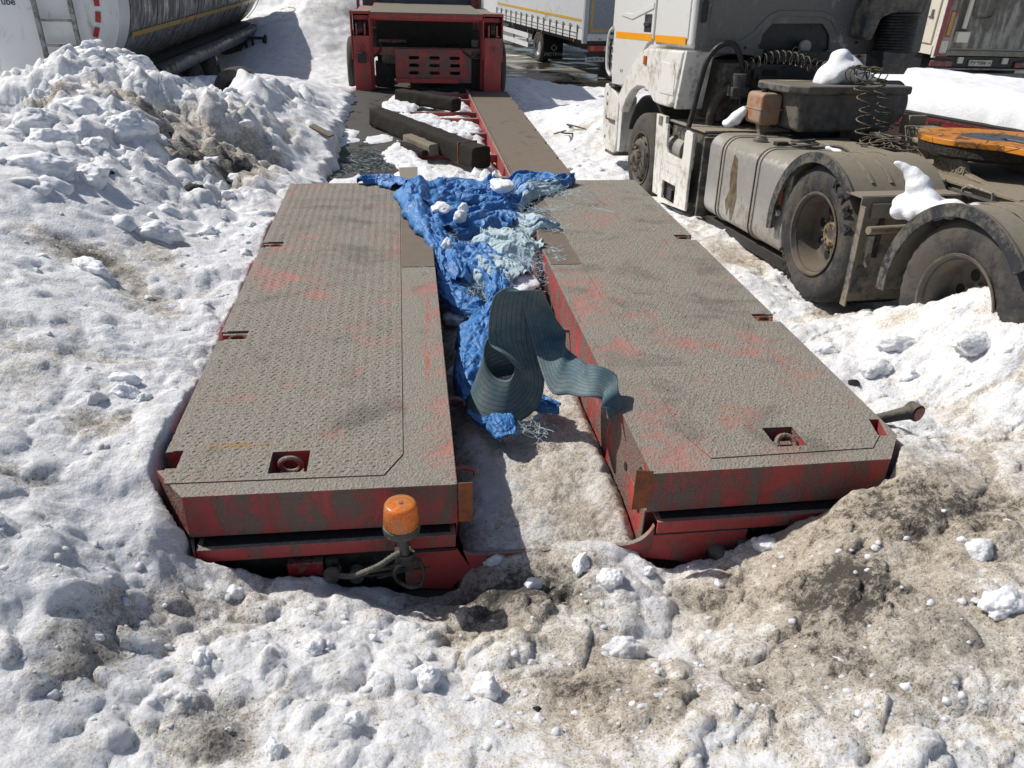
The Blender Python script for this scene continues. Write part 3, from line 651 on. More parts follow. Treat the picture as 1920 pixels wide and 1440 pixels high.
TP('lens_core', MB().lathe([(.843, .0), (.843, .040), (.87, .045), (.905, .042), (.915, .0)], (bx, by, 0), 'z', 24), plain('reflector amber', 'ff8a10', .3, .3), beac)
TP('lens_screw', MB().cyl((bx, by, .936), (bx, by, .9405), .008, 12), plain('steel screw', 'c8c4ba', .3, .9), beac)
TP('stem', MB().tube([(bx, by, .80), (bx, by, .765), (bx+.004, by+.004, .73), (bx+.008, by+.01, .69)], [.020, .024, .018, .020], 14), M_CABLE, beac)
TP('stem_bracket', MB().box(bx-.03, bx+.03, 2.20, 2.26, .655, .70), M_BLACK, beac)
cab_ = catmull([(bx+.01, 2.215, .70), (bx-.03, 2.20, .70), (bx-.08, 2.195, .665), (bx-.13, 2.20, .635), (bx-.19, 2.215, .60), (bx-.235, 2.235, .585)], 8)
rr_ = [.0100+.0022*(i % 2) for i in range(len(cab_))]
TP('corrugated_cable', MB().tube(cab_, rr_, 10), M_CABLE, beac)
lp_ = catmull([(bx+.055*math.cos(a)+.02, 2.205+.012*math.sin(2*a), .60+.068*math.sin(a)) for a in np.linspace(0, 2*math.pi, 9)[:-1]], 6, True)
TP('cable_loop', MB().tube(lp_, .0075, 8, closed=True), M_RUBBER, beac)
rnd = random.Random(3)
for i in range(4):
    q = [(bx+.01, 2.215, .69), (bx+rnd.uniform(-.06, .09), 2.225, .64), (bx+rnd.uniform(-.10, .12), 2.235, .60), (bx+rnd.uniform(-.2, .1), 2.25, .55+.02*i), (bx+rnd.uniform(-.26, .0), 2.28, .53)]
    TP('thin_cable', MB().tube(catmull(q, 6), .0045, 6), M_RUBBER, beac)
cl2 = catmull([(bx-.045+.012*math.cos(a*1.0)*(1), 2.20+.012*math.sin(a), .69-.002*a) for a in np.linspace(0, 25, 30)], 2)
TP('cable_wrap', MB().tube([(bx+.01+.030*math.cos(a), 2.212+.020*math.sin(a), .695-.0012*a) for a in np.linspace(0, 19, 70)], .006, 6), M_RUBBER, beac)
# marker lamp arm on the right edge
ml = TP('side_marker', MB().tube(catmull([(2.04, 2.80, .80), (2.11, 2.76, .835), (2.19, 2.73, .875), (2.235, 2.715, .895)], 5), [.020, .021, .022, .023, .024, .025, .026, .027, .028, .029, .030, .031, .032, .033, .034, .034][:16], 12), M_RUBBER)
d_ = Vector((.25, -.93, .05)).normalized()
TP('marker_body', MB().cyl(Vector((2.235, 2.745, .893)), Vector((2.235, 2.745, .893))+d_*.052, .040, 24), M_RUBBER, ml)
TP('marker_lens', MB().cyl(Vector((2.235, 2.745, .893))+d_*.052, Vector((2.235, 2.745, .893))+d_*.058, .030, 24), M_LENSRED, ml)

# ---- low bed and gooseneck
def notched(x0, x1, y0, y1, n=5):
    pts = [(x0, y0), (x1, y0)]; L = (y1-y0)/n
    for i in range(n):
        pts += [(x1, y0+L*(i+.9)), (x1-.035, y0+L*(i+.9)), (x1-.035, y0+L*(i+1)), (x1, y0+L*(i+1))] if i < n-1 else [(x1, y1)]
    return pts+[(x0, y1)]
bed = TP('low_bed', MB().box(-.79, -.74, 6.82, 14.6, .28, .468).box(.02, .07, 6.82, 14.6, .28, .468).box(1.20, 1.25, 6.82, 14.6, .28, .468).box(1.74, 1.79, 6.82, 14.6, .28, .468), M_BLACK)
TP('bed_plate', MB().box(-.83, .02, 6.82, 14.6, .470, .500), M_DECK, bed, bev=.004)['label'] = 'wet dark left deck of the low bed'
TP('bed_plate', MB().prism(notched(1.20, 1.87, 6.85, 14.6, 9), 'z', .470, .505), M_DECK2, bed, bev=.004)['label'] = 'brown right deck of the low bed with a notched outer edge'
TP('edge_rail', MB().box(1.125, 1.15, 6.85, 14.6, .36, .540).box(1.15, 1.195, 6.85, 14.6, .36, .50), M_RED_CLEAN, bed, bev=.003)
for y in (8.5, 9.6, 10.9, 12.0, 12.5, 13.7, 14.3):
    TP('cross_member', MB().box(.075, 1.12, y, y+.06, .40, .497).box(.075, 1.12, y+.06, y+.12, .40, .43), M_RED_CLEAN, bed, bev=.003)
TP('step_face', MB().box(-.80, 1.90, 6.73, 6.80, .30, .88), M_BLACK, bed)
TP('lashing_eye', MB().tube([(1.90, 6.95, .52), (1.90, 6.95, .60), (1.93, 6.95, .63), (1.955, 6.95, .60), (1.955, 6.95, .52)], .014, 8).box(1.87, 1.98, 6.93, 6.97, .45, .52), M_RED_CLEAN, bed)
gn = TP('gooseneck', MB().box(-.79, 1.74, 14.75, 17.5, 1.62, 1.69).box(-.53, 1.45, 14.62, 14.75, 1.66, 1.735), M_RED_CLEAN, bev=.004)
TP('top_tread', MB().box(-.50, 1.42, 14.60, 17.4, 1.737, 1.755), dirty('pale tread top', '5d594f', '7d776a', .6, .5, 10, .6), gn, bev=.003)
for (x0, x1) in ((-.815, -.535), (1.45, 1.755)):
    pz = MB().box(x0, x1, 14.60, 14.95, .50, 1.38)
    p = TP('end_post', pz, M_RED_CLEAN, gn, bev=.006)
    TP('post_head', MB().box(x0-.03, x0-.008, 14.62, 15.0, 1.0, 1.765).box(x1+.002, x1+.025, 14.62, 15.0, 1.0, 1.765).box(x0-.008, x1+.002, 14.62, 15.0, 1.72, 1.765).box(x0, x1, 14.97, 15.0, 1.38, 1.72), M_RED_CLEAN, p, bev=.004)
    cx = (x0+x1)/2
    TP('fork_ear', MB().prism([(14.64, 1.38), (14.64, 1.52)]+[(14.70+.06*math.cos(a), 1.52+.06*math.sin(a)) for a in np.linspace(math.pi, 0, 7)]+[(14.76, 1.38)], 'x', cx-.085, cx-.055), M_RED_CLEAN, p)
    TP('fork_ear', MB().prism([(14.64, 1.38), (14.64, 1.52)]+[(14.70+.06*math.cos(a), 1.52+.06*math.sin(a)) for a in np.linspace(math.pi, 0, 7)]+[(14.76, 1.38)], 'x', cx+.055, cx+.085), M_RED_CLEAN, p)
    TP('roller', MB().lathe([(-.035, 0), (-.035, .11), (.035, .11), (.035, 0)], (cx, 14.74, 1.49), 'x', 24), M_BLACK, p)
    TP('shackle', MB().tube([(cx-.035, 14.59, 1.24), (cx-.04, 14.57, 1.18), (cx, 14.565, 1.15), (cx+.04, 14.57, 1.18), (cx+.035, 14.59, 1.24)], .009, 6), M_RED, p)
TP('lamp_box', MB().box(-.745, -.60, 14.50, 14.60, .96, 1.12), M_BLACK, gn, bev=.01)
pn = TP('slotted_panel', MB().box(-.11, 1.235, 14.75, 14.78, .62, 1.17), M_RED, gn)
def capsule(cx, cz, w, h, y0, y1):
    pts = [(cx+w/2-h/2+h/2*math.cos(a), cz+h/2*math.sin(a)) for a in np.linspace(-math.pi/2, math.pi/2, 7)]+[(cx-w/2+h/2+h/2*math.cos(a), cz+h/2*math.sin(a)) for a in np.linspace(math.pi/2, 3*math.pi/2, 7)]
    return MB().prism(pts, 'y', y0, y1)
cut(pn, [capsule(.22+.36*i, .78+.125*j, .19, .058, 14.70, 14.83).xf(OFF) for i in range(3) for j in range(3)])
TP('panel_sill', MB().box(-.11, 1.0, 14.68, 14.745, .62, .685), M_RED_CLEAN, gn, bev=.003)
TP('upper_crossbar', MB().box(-.535, 1.45, 14.82, 14.90, 1.06, 1.185).box(.24, .98, 14.74, 14.819, 1.125, 1.15), M_RED, gn, bev=.004)
TP('inner_post', MB().box(-.53, -.48, 14.80, 15.05, .50, 1.70).box(1.40, 1.448, 14.80, 15.05, .50, 1.70), M_RED_CLEAN, gn)
for pp in ([(1.05, 14.78, 1.18), (1.15, 14.72, 1.1), (1.25, 14.72, 1.06), (1.38, 14.78, 1.10)], [(-.45, 14.9, .95), (-.3, 14.82, .9), (-.2, 14.85, .75), (-.25, 14.9, .6)], [(-.5, 14.85, 1.0), (-.35, 14.8, 1.15), (-.4, 14.8, 1.3)]):
    TP('hose', MB().tube(catmull(pp, 5), .017, 7), M_RUBBER, gn)
TP('dark_backing', MB().box(-.46, 1.40, 16.4, 16.45, .35, 1.62), M_BLACK, gn)  # added dark sheet standing in for the shade seen through the slots
TP('dark_floor', MB().box(-.75, 1.7, 14.96, 16.39, .30, .49), M_BLACK, gn)  # added black floor, stands in for the shaded inside of the gooseneck
TP('side_plate', MB().box(-.47, -.14, 15.1, 15.2, .5, .9), M_BLACK, gn); TP('side_plate', MB().box(1.25, 1.40, 15.0, 15.1, .5, 1.0), M_BLACK, gn)
M_OILY = dirty('oily machinery', '4a4845', '8d877c', .5, .3, 8, .5)
for a_ in ((.3, .9, 15.2, 15.9, .62, .9), (-.35, -.1, 14.95, 15.1, .9, 1.05), (-.4, .1, 15.5, 15.6, 1.2, 1.25), (1.25, 1.38, 14.92, 15.0, 1.2, 1.32)): TP('machinery_block', MB().box(*a_), M_OILY, gn, bev=.01)
TP('air_tank', MB().cyl((0, 15.3, .7), (.0, 15.3, 1.1), .09, 14), M_OILY, gn)
# lorry hitched in front: frame and wheels glimpsed beside the posts
def tyre_mb(R0=.52, wd=.28, rim=.30, n=72, lug=True):
    prof = [(0.02, rim-.02), (0.005, rim), (0., rim+.03), (-.012, rim+.08), (-.012, rim+.12), (.0, R0-.055), (.012, R0-.025), (.03, R0-.008)]
    g_ = []
    t = .045; k = 0
    while t < wd-.045:
        g_ += [(t, R0), (t+.038, R0+.002), (t+.040, R0-.012), (t+.050, R0-.012)]; t += .052
    prof += g_+[(wd-.04, R0), (wd-.02, R0-.02), (wd, R0-.055), (wd+.01, rim+.1), (wd, rim), (wd-.02, rim-.02)]
    m_ = MB(); m_.lathe(prof, (0, 0, 0), 'x', n)
    if lug:
        nv = []
        for i, v in enumerate(m_.v):
            ring_i, k = divmod(i, n); r = math.hypot(v[1], v[2])
            if r > R0-.035 and r < R0+.001 and k % 2 == 0 and ring_i in (6, 7, 8): s_ = (r-.010)/r; v = (v[0], v[1]*s_, v[2]*s_)
            nv.append(v)
        m_.v = nv
    return m_
M_TYRE = dirty('dusty tyre', '29282a', '56514a', .55, .25, 3, .8, dirt2='3a3732', amt2=.25, bump=.003)
M_RIM = dirty('dusty wheel steel', '4a4640', '6f6557', .6, .15, 4, .65, dirt2='4f3422', amt2=.4)
HT = empty('hauling_truck', (.5, 18.5, .0), label='dark truck in front of the red trailer, mostly hidden behind its gooseneck', cat='truck')
def HP(name, mb, mat, **kw): o = mb.build(name, mat, None, **kw); o.data.transform(Matrix.Translation((-.5, -18.5, 0))); o.parent = HT; return o
for (x, y) in ((-.99, 16.0), (-.99, 17.4), (1.66, 16.0), (1.66, 17.4)):
    w_ = HP('wheel', tyre_mb(.53, .30).xf(Matrix.Translation((x, y, .72)) @ (Matrix.Rotation(math.pi, 4, 'Z') @ Matrix.Translation((-.3, 0, 0)) if x > 0 else Matrix.Identity(4))), M_TYRE)
    r_ = MB().lathe([(.02, .29), (.10, .25), (.12, .1), (.06, .08), (.06, 0)], (x, y, .72), 'x', 24).build('rim', M_RIM); r_.data.transform(Matrix.Translation((-.5, -18.5, 0))); r_.parent = w_
HP('chassis', MB().box(-.1, .1, 15.9, 22, .85, 1.1).box(.9, 1.1, 15.9, 22, .85, 1.1).box(-.8, 1.8, 18.8, 19.0, .6, 1.5), M_BLACK)
HP('body', MB().box(-.75, 1.7, 17.8, 20.5, 1.25, 2.9), dirty('grey machine body', '55585c', '7c776d', .4, .3, 3, .6), bev=.03)
HP('headboard', MB().box(-.86, -.80, 17.6, 17.7, 1.3, 2.6).box(-.55, -.47, 17.6, 17.7, 1.3, 2.6).box(1.46, 1.55, 17.6, 17.7, 1.3, 2.6).box(1.60, 1.64, 17.6, 17.7, 1.3, 2.6), M_RED_CLEAN)
HP('cab', MB().box(-.75, 1.75, 21, 23, .9, 3.2), plain('dark cab paint', '40434a', .4), bev=.08)
# ------------------------------------------------------------------ timbers, sheet, snow on the trailer
def wood(name, a, b, scale=30, rough=.85):
    k = NT(name, rough, 0, .3); g = k.noise(3, 8, .65, 1.5, vec=k.map((scale, 1.2, scale))); n = k.noise(18, 6, .7)
    bc = k.mix(g, lin(a), lin(b)); bc = k.mix(k.ramp(n, .6, .72, 0, .6), bc, lin('12100e')); k.base(bc)
    k.bump(k.math('ADD', g, k.math('MULTIPLY', n, .6)), .012, .9); return k.m
def timber(name, a, b, w_, h_, mat, label, up=(0, 0, 1), seed=1, cat='timber beam', bow=.0):
    a = Vector(a); b = Vector(b); L = (b-a).length; nseg = max(6, int(L/.045)); P = []
    cs = []; m_ = 6
    for (u0, v0, u1, v1) in ((-1, -1, 1, -1), (1, -1, 1, 1), (1, 1, -1, 1), (-1, 1, -1, -1)):
        for i in range(m_): t = i/m_; cs.append((u0+(u1-u0)*t, v0+(v1-v0)*t))
    g_ = MB(); rings = []
    for s in range(nseg+1):
        y = L*s/nseg; row = []
        for (u, v) in cs:
            r = 1-.09*(abs(u)**8*abs(v)**8); p = Vector((u*w_/2*r, y, v*h_/2*r))
            q = p*9+Vector((seed*5, 0, 0)); p += Vector((mnoise.noise(q), 0, mnoise.noise(q+Vector((9, 3, 1)))))*.010
            q2 = Vector((p.x*30, p.y*5, p.z*30+seed)); p += Vector((mnoise.noise(q2), 0, mnoise.noise(q2+Vector((7, 7, 7)))))*.006
            p.z += bow*math.sin(math.pi*y/L)
            row.append(p)
        rings.append(row)
    N = len(cs); vs = [p for r_ in rings for p in r_]; fs = [(i*N+k, (i+1)*N+k, (i+1)*N+(k+1) % N, i*N+(k+1) % N) for i in range(nseg) for k in range(N)]
    fs += [tuple(range(N)), tuple(range(nseg*N, nseg*N+N))[::-1]]
    g_.add(vs, fs); d = (b-a).normalized(); sx = d.cross(Vector(up)).normalized(); sz = sx.cross(d)
    M = Matrix((sx, d, sz)).transposed().to_4x4(); M.translation = Vector((0, 0, 0))
    o = g_.xf(M).build(name, mat, smooth=50); o.location = a
    return tag(o, label, cat)
M_CHAR = wood('blackened wood', '16130f', '2c2620'); M_GREYW = wood('weathered wood', '6a6256', '8d8272', 18)
tb = timber('timber_beam', (-.36, 11.35, .625), (.86, 8.88, .625), .25, .24, M_CHAR, 'long thick blackened timber beam lying diagonally across the low bed', seed=1)
k_ = MB().box(-.131, .131, 0, .012, -.127, .127); d = (Vector((.86, 8.88, 0))-Vector((-.36, 11.35, 0))).normalized(); sx = d.cross(Vector((0, 0, 1))).normalized()
M = Matrix((sx, d, Vector((0, 0, 1)))).transposed().to_4x4(); M.translation = d*2.44
bd = k_.xf(M).build('wire_band', M_RUST, tb)
timber('timber_beam', (-.05, 13.45, .60), (.82, 12.55, .60), .22, .19, M_CHAR, 'shorter dark timber beam near the red gooseneck, snow along its back', seed=4)
timber('timber_block', (.06, 10.15, .575), (.36, 9.50, .575), .17, .13, M_GREYW, 'short grey wooden block beside the long black beam', seed=7, cat='wood block')
timber('timber_block', (-.02, 9.95, .55), (.24, 9.45, .55), .08, .06, M_CHAR, 'thin dark board leaning under the grey wooden block', seed=9, cat='wood block')
sh = MB().prism([(0, 0), (.17, .02), (.155, -.55), (.10, -1.02), (.02, -.62)], 'z', 0, .006)
sheet = sh.xf(Matrix.Translation((-.06, 7.15, .925)) @ Matrix.Rotation(R(1), 4, 'X')).build('steel_sheet', dirty('grey grimy sheet', '6a665e', '8b8476', .6, .4, 8, .6), bev=.001)
tag(sheet, 'small grimy grey metal strip between the left deck and the blue tarpaulin', 'metal sheet')

def clod(c, r, seed, sub=4, amp=.28, flat=.55, freq=1.6):
    import bmesh
    bm = bmesh.new(); bmesh.ops.create_icosphere(bm, subdivisions=sub, radius=1.0); vs = []; rnd = random.Random(seed)
    pl = [(Vector((rnd.uniform(-1, 1), rnd.uniform(-1, 1), rnd.uniform(-.3, 1))).normalized(), rnd.uniform(.55, .9)) for _ in range(7)]
    o = Vector((seed*3.7, seed*1.3, seed*.7))
    for v in bm.verts:
        p = v.co.copy()
        for n_, dd in pl:
            e = p.dot(n_)-dd
            if e > 0: p -= n_*e*.62
        p *= 1+amp*mnoise.noise(p*freq+o)+amp*.35*mnoise.noise(p*freq*3+o)+amp*.13*mnoise.noise(p*freq*8+o)
        v.co = p
        vs.append((c[0]+p.x*r[0], c[1]+p.y*r[1], c[2]+p.z*r[2]))
    fs = [tuple(v.index for v in f.verts) for f in bm.faces]; bm.free(); return vs, fs
def clod_obj(name, c, r, seed, label, cat, group=None, mat=None, rz=0., sub=4, amp=.28):
    m_ = MB().add(*clod((0, 0, 0), r, seed, sub, amp)); o = m_.build(name, mat or M_CLEAN, smooth=180)
    o.location = c; o.rotation_euler = (0, 0, rz); return tag(o, label, cat, group)
def patch_obj(name, pts, z, th, seed, label, group=None, mat=None, res=.035, cat='snow patch'):
    """thin irregular snow patch lying on a surface: closed mesh with feathered edge"""
    xs = [p[0] for p in pts]; ys = [p[1] for p in pts]; m_ = MB(); nx = int((max(xs)-min(xs))/res)+3; ny = int((max(ys)-min(ys))/res)+3
    idx = {}; vs = []; fs = []
    def hh(x, y):
        p = (x, y); s = edge_d(p, pts)*(1 if inside(p, pts) else -1)
        n_ = mnoise.fractal(Vector((x*5+seed, y*3.5, 0)), .8, 2.1, 5)
        return s*1.1+.085*n_, n_
    for j in range(ny):
        for i in range(nx):
            x = min(xs)+(i-1)*res; y = min(ys)+(j-1)*res; s, n_ = hh(x, y)
            h = th*max(0, min(1, s/.07))**.5*(.7+.6*mnoise.fractal(Vector((x*11, y*11, seed)), .7, 2.2, 4)) if s > 0 else -.01
            vs.append((x, y, z+h)); idx[i, j] = (len(vs)-1, s)
    for j in range(ny-1):
        for i in range(nx-1):
            q = [idx[i, j], idx[i+1, j], idx[i+1, j+1], idx[i, j+1]]
            if max(a[1] for a in q) > 0: fs.append(tuple(a[0] for a in q))
    m_.add(vs, fs); o = m_.build(name, mat or M_LUMP, smooth=180, fix=False); return tag(o, label, cat, group)
patch_obj('snow_patch', [(-.15, 13.9), (.15, 14.2), (.25, 13.0), (.1, 12.4), (-.3, 12.6), (-.35, 13.2)], .498, .05, 1, 'snow patch at the far end of the left bed plate, around the shorter beam')
patch_obj('snow_patch', [(-.05, 12.3), (.5, 12.2), (.55, 11.6), (.15, 11.3), (-.2, 11.9)], .498, .05, 2, 'snow patch just behind the far end of the long black beam')
patch_obj('snow_patch', [(.15, 13.7), (1.0, 13.9), (1.08, 12.9), (.9, 12.7), (.6, 13.2)], .44, .07, 3, 'snow between the red cross members nearest the gooseneck')
patch_obj('snow_patch', [(.15, 11.9), (1.08, 11.8), (1.05, 10.8), (.55, 10.6), (.3, 11.0)], .44, .08, 4, 'snow between the cross members right of the long black beam')
patch_obj('snow_patch', [(-.1, 10.4), (.12, 10.0), (.15, 9.3), (.55, 8.6), (.5, 7.9), (.0, 8.0), (-.12, 8.9), (-.3, 9.6)], .498, .05, 5, 'broken snow patch in front of the grey wooden block')
patch_obj('snow_patch', [(.5, 8.7), (1.05, 8.8), (1.1, 7.6), (.3, 7.5), (.1, 8.0)], .43, .13, 6, 'dirty snow heap at the near end of the long black beam')
patch_obj('snow_patch', [(-.80, 8.4), (-.45, 8.5), (-.35, 8.1), (-.6, 7.7), (-.82, 7.8)], .498, .05, 7, 'snow patch on the left bed plate near the raised left deck')
patch_obj('snow_patch', [(-.82, 11.2), (-.6, 11.0), (-.62, 10.3), (-.82, 9.9)], .498, .03, 8, 'thin snow along the left rim of the low bed')
patch_obj('snow_patch', [(-.55, 10.6), (-.2, 10.9), (-.15, 10.4), (-.45, 10.1)], .498, .025, 10, 'small crumbly snow patch on the wet left bed plate')
patch_obj('snow_patch', [(-.02, 11.2), (.12, 10.7), (.05, 10.3), (-.12, 10.8)], .498, .03, 11, 'crumbly snow on the bed plate alongside the long black beam')
# ------------------------------------------------------------------ blue tarpaulin
def tarp_mat():
    k = NT('blue tarpaulin', .42, 0, .45); uv = k.co.outputs['Object']
    n = k.noise(6, 7, .65, .5); n2 = k.noise(30, 6, .7, .4); wv = k.noise(190, 3, .6)
    fray = k.attr('fray')
    bc = k.mix(k.ramp(n, .3, .7), (.060, .215, .50, 1), (.035, .145, .38, 1))
    f = k.ramp(k.math('ADD', k.math('ADD', k.math('MULTIPLY', n2, .9), k.math('MULTIPLY', wv, .5)), fray), 0.98, 1.32)
    bc = k.mix(f, bc, (.42, .52, .55, 1)); bc = k.mix(k.ramp(k.noise(11, 7, .7, vec=k.map(loc=(3, 3, 3))), .60, .74, 0, .35), bc, (.10, .12, .14, 1))
    k.base(bc); k.rough(k.ramp(f, 0, 1, .50, .85)); cz = k.voro(9, vec=k.map((1, 1, .4)), feat='DISTANCE_TO_EDGE'); cz2 = k.voro(26, feat='DISTANCE_TO_EDGE'); a = k.bump(k.math('ADD', k.ramp(cz, 0, .12), k.math('MULTIPLY', k.ramp(cz2, 0, .2), .35)), .007, .75); a = k.bump(n2, .004, .6, a); k.bump(wv, .002, .5, a); return k.m
M_TARP = tarp_mat()
def fray_mat(name, c1, c2):
    k = NT(name, .6); n = k.noise(25, 5, .7); k.base(k.mix(k.ramp(n, .35, .65), c1, c2)); return k.m
M_FRAY = fray_mat('frayed pale weave', (.66, .76, .78, 1), (.34, .52, .66, 1)); M_NET = fray_mat('grey green netting', (.32, .38, .34, 1), (.20, .27, .27, 1))
def seat_z(x, y):
    """level of whatever lies beneath the cloth: the decks and the snow in the slot"""
    a = sstep(.10, .20, np.asarray(x)); b = sstep(.97, .88, np.asarray(x)); inn = a*b
    slot = .66+.17*sstep(4.0, 5.3, np.asarray(y))
    back = sstep(6.70, 6.95, np.asarray(y))
    z = .905*(1-inn)+slot*inn
    return z*(1-back)+back*(.86-.10*(np.asarray(y)-6.9))
TV, TF, TFR = [], [], []
def worley(x, y, seed):
    xi = np.floor(x); yi = np.floor(y); best = np.full_like(x, 9.)
    for a in (-1, 0, 1):
        for b in (-1, 0, 1):
            cx = xi+a; cy = yi+b; best = np.minimum(best, np.hypot(x-cx-_h(cx, cy, seed), y-cy-_h(cx, cy, seed+1)))
    return best
def add_sheet(P, fray):
    o = len(TV); ny, nx = P.shape[:2]; TV.extend([tuple(p) for p in P.reshape(-1, 3)]); TFR.extend(list(np.broadcast_to(fray, (ny, nx)).ravel()))
    for i in range(ny-1):
        for j in range(nx-1): TF.append((o+i*nx+j, o+i*nx+j+1, o+(i+1)*nx+j+1, o+(i+1)*nx+j))
def bunch(path, seed, lift=.05, fold=.035, folds=5, fray=0., wscale=1., n=60, m=46, skirt=.02, ragged=.02):
    """a gathered length of cloth: path = (x, y, half width, extra height)"""
    pts = np.array(catmull([(p[0], p[1], p[2]*wscale, p[3]) for p in path], max(2, n//(len(path)-1))))
    c = pts[:, :2]; t = np.gradient(c, axis=0); t /= np.linalg.norm(t, axis=1)[:, None]+1e-9; nrm = np.stack([-t[:, 1], t[:, 0]], -1)
    u = np.linspace(-1, 1, m); S = np.concatenate([[0], np.cumsum(np.linalg.norm(np.diff(c, axis=0), axis=1))])
    U, SS = np.meshgrid(u, S); fw_ = folds*.30
    W1 = U*fw_+.55*fbm(U*1.3+seed, SS*4, seed+2, 3); W2 = SS*1.25+.35*fbm(U*2, SS*5+seed, seed+5, 3)
    r1 = 1-2*np.abs(perlin(W1+seed*1.7, W2*.8+seed, seed)); r2 = 1-2*np.abs(perlin(W1*2.3+3, W2*1.9, seed+7)); r3 = 1-2*np.abs(perlin(U*6+seed, SS*17, seed+17))
    n1 = fbm(U*1.2+seed*3.1, SS*5+seed, seed, 4)
    wd = pts[:, 2][:, None]*(1+.30*fbm(SS*6, U*0+seed, seed+3, 3)*np.sign(U))
    prof = np.clip(1-np.abs(U)**3.0, 0, 1)**.5
    H = prof*(lift*.50+.8*pts[:, 3][:, None]+.5*lift*n1)+fold*prof*(.85*r1+.25*r2+.75*(worley(W1*1.7+n1, W2*1.9, seed)-.45)+.32*(worley(W1*4.2, W2*4.0+n1, seed+4)-.45))+.004*r3*prof+.003*fbm(U*14, SS*40, seed+23, 3)
    sx_ = .030*perlin(W1*1.2+9, W2, seed+9)
    X = c[:, 0][:, None]+nrm[:, 0][:, None]*(U*wd+sx_); Y = c[:, 1][:, None]+nrm[:, 1][:, None]*(U*wd+sx_)
    X = X+ragged*fbm(X*12+seed, Y*12, seed+31, 3); Y = Y+ragged*fbm(X*12, Y*12+seed, seed+33, 3)
    Z = seat_z(X, Y)+skirt*.4+np.maximum(H, .002)
    fr = fray+.22*fbm(X*4, Y*4, seed+41, 4)+.12*np.abs(U)**6
    add_sheet(np.stack([X, Y, Z], -1), fr)
def A2(px, py, z=.98): p = at(px, py, z); return p.x, p.y
def path(l): return [A2(a, b, c)+(w_, e) for a, b, c, w_, e in l]
bunch(path([(676, 344, .92, .03, 0), (700, 332, .95, .10, .0), (730, 334, .95, .15, .01), (757, 348, .93, .12, .0)]), 3, .05, .03, 5)
# broad sheet across the top
bunch(path([(782, 380, .95, .14, .0), (800, 350, .97, .26, .02), (850, 336, .97, .30, .03), (905, 342, .97, .24, .02), (950, 348, .97, .18, .01)]), 5, .07, .055, 6, n=90, m=70)
bunch(path([(915, 345, .97, .16, .0), (950, 334, .98, .18, .02), (1000, 330, .96, .18, .02), (1040, 340, .94, .12, .0), (1074, 341, .92, .03, 0)]), 7, .07, .05, 5, .10, n=80, m=56)
bunch(path([(905, 345, .98, .05, 0), (915, 322, 1.02, .08, .06), (925, 312, 1.02, .05, .06)]), 8, .06, .03, 3)
# left fall of the sheet
bunch(path([(800, 350, .97, .22, .04), (798, 385, .95, .16, .04), (808, 420, .93, .14, .03), (830, 455, .90, .12, .03), (848, 490, .85, .13, .02), (856, 525, .82, .11, .01)]), 11, .08, .04, 4, n=90)
# band from left up to the right
bunch(path([(810, 405, .93, .10, .02), (850, 400, .93, .16, .04), (900, 385, .95, .14, .05), (950, 370, .96, .12, .03), (985, 360, .95, .09, .0)]), 13, .09, .045, 4, n=80)
bunch(path([(845, 430, .92, .08, .02), (890, 412, .93, .13, .05), (935, 400, .94, .14, .05), (965, 410, .93, .10, .02)]), 17, .08, .04, 5, .26, n=70)
# ring of cloth round the snow in the slot
bunch(path([(832, 470, .88, .09, .02), (838, 510, .84, .07, .03), (858, 545, .80, .09, .02), (890, 562, .78, .10, .01), (905, 560, .78, .06, .0)]), 19, .05, .03, 4, .10, n=70)
bunch(path([(850, 460, .90, .08, .02), (890, 470, .90, .15, .04), (920, 490, .88, .12, .04), (932, 520, .85, .07, .04), (930, 555, .82, .07, .03)]), 23, .09, .04, 5, .12, n=80)
bunch(path([(930, 510, .86, .06, .04), (938, 540, .84, .07, .05), (930, 565, .82, .07, .04), (912, 585, .80, .10, .02)]), 27, .06, .03, 4, .0)
bunch(path([(925, 560, .84, .05, .04), (905, 590, .83, .12, .07), (898, 630, .82, .13, .08), (890, 670, .80, .12, .05), (883, 710, .76, .10, .02), (893, 745, .72, .07, .0)]), 29, .10, .030, 4, -.05, n=90, m=50)
bunch(path([(975, 735, .72, .05, .0), (1010, 742, .73, .07, .01), (1052, 748, .73, .04, .0)]), 31, .04, .02, 3, -.05)
bunch(path([(930, 785, .66, .03, .0), (940, 803, .66, .07, .02), (950, 820, .66, .05, .01), (955, 828, .66, .02, .0)]), 37, .04, .02, 3, .15)
bunch(path([(888, 770, .68, .03, .0), (905, 788, .68, .05, .01), (925, 792, .68, .03, .0)]), 39, .03, .015, 3, .1)
# chaff-thick woven clumps at the core
bunch(path([(905, 430, .95, .10, .04), (945, 440, .95, .17, .07), (985, 455, .93, .15, .06), (1008, 475, .88, .10, .0)]), 41, .10, .035, 7, .62, n=70, m=60, ragged=.045)
bunch(path([(900, 470, .93, .10, .03), (940, 480, .93, .16, .06), (975, 500, .90, .12, .03)]), 43, .09, .035, 7, .56, n=60, m=60, ragged=.045)
bunch(path([(925, 400, .96, .06, .02), (960, 388, .96, .10, .04), (1000, 410, .95, .09, .03), (1045, 426, .92, .03, .0)]), 47, .06, .025, 5, .6, n=60, ragged=.03)
bunch(path([(960, 375, .96, .08, .02), (985, 355, .97, .13, .04), (1020, 348, .95, .12, .02), (1050, 345, .93, .05, 0)]), 53, .06, .03, 6, .5, n=60, ragged=.03)
tme = bpy.data.meshes.new('tarpaulin'); tme.from_pydata(TV, [], TF); tme.update()
tme.attributes.new('fray', 'FLOAT', 'POINT').data.foreach_set('value', np.array(TFR, np.float32)); tme.materials.append(M_TARP); tme.shade_smooth()
tarp = bpy.data.objects.new('tarpaulin', tme); col.objects.link(tarp)
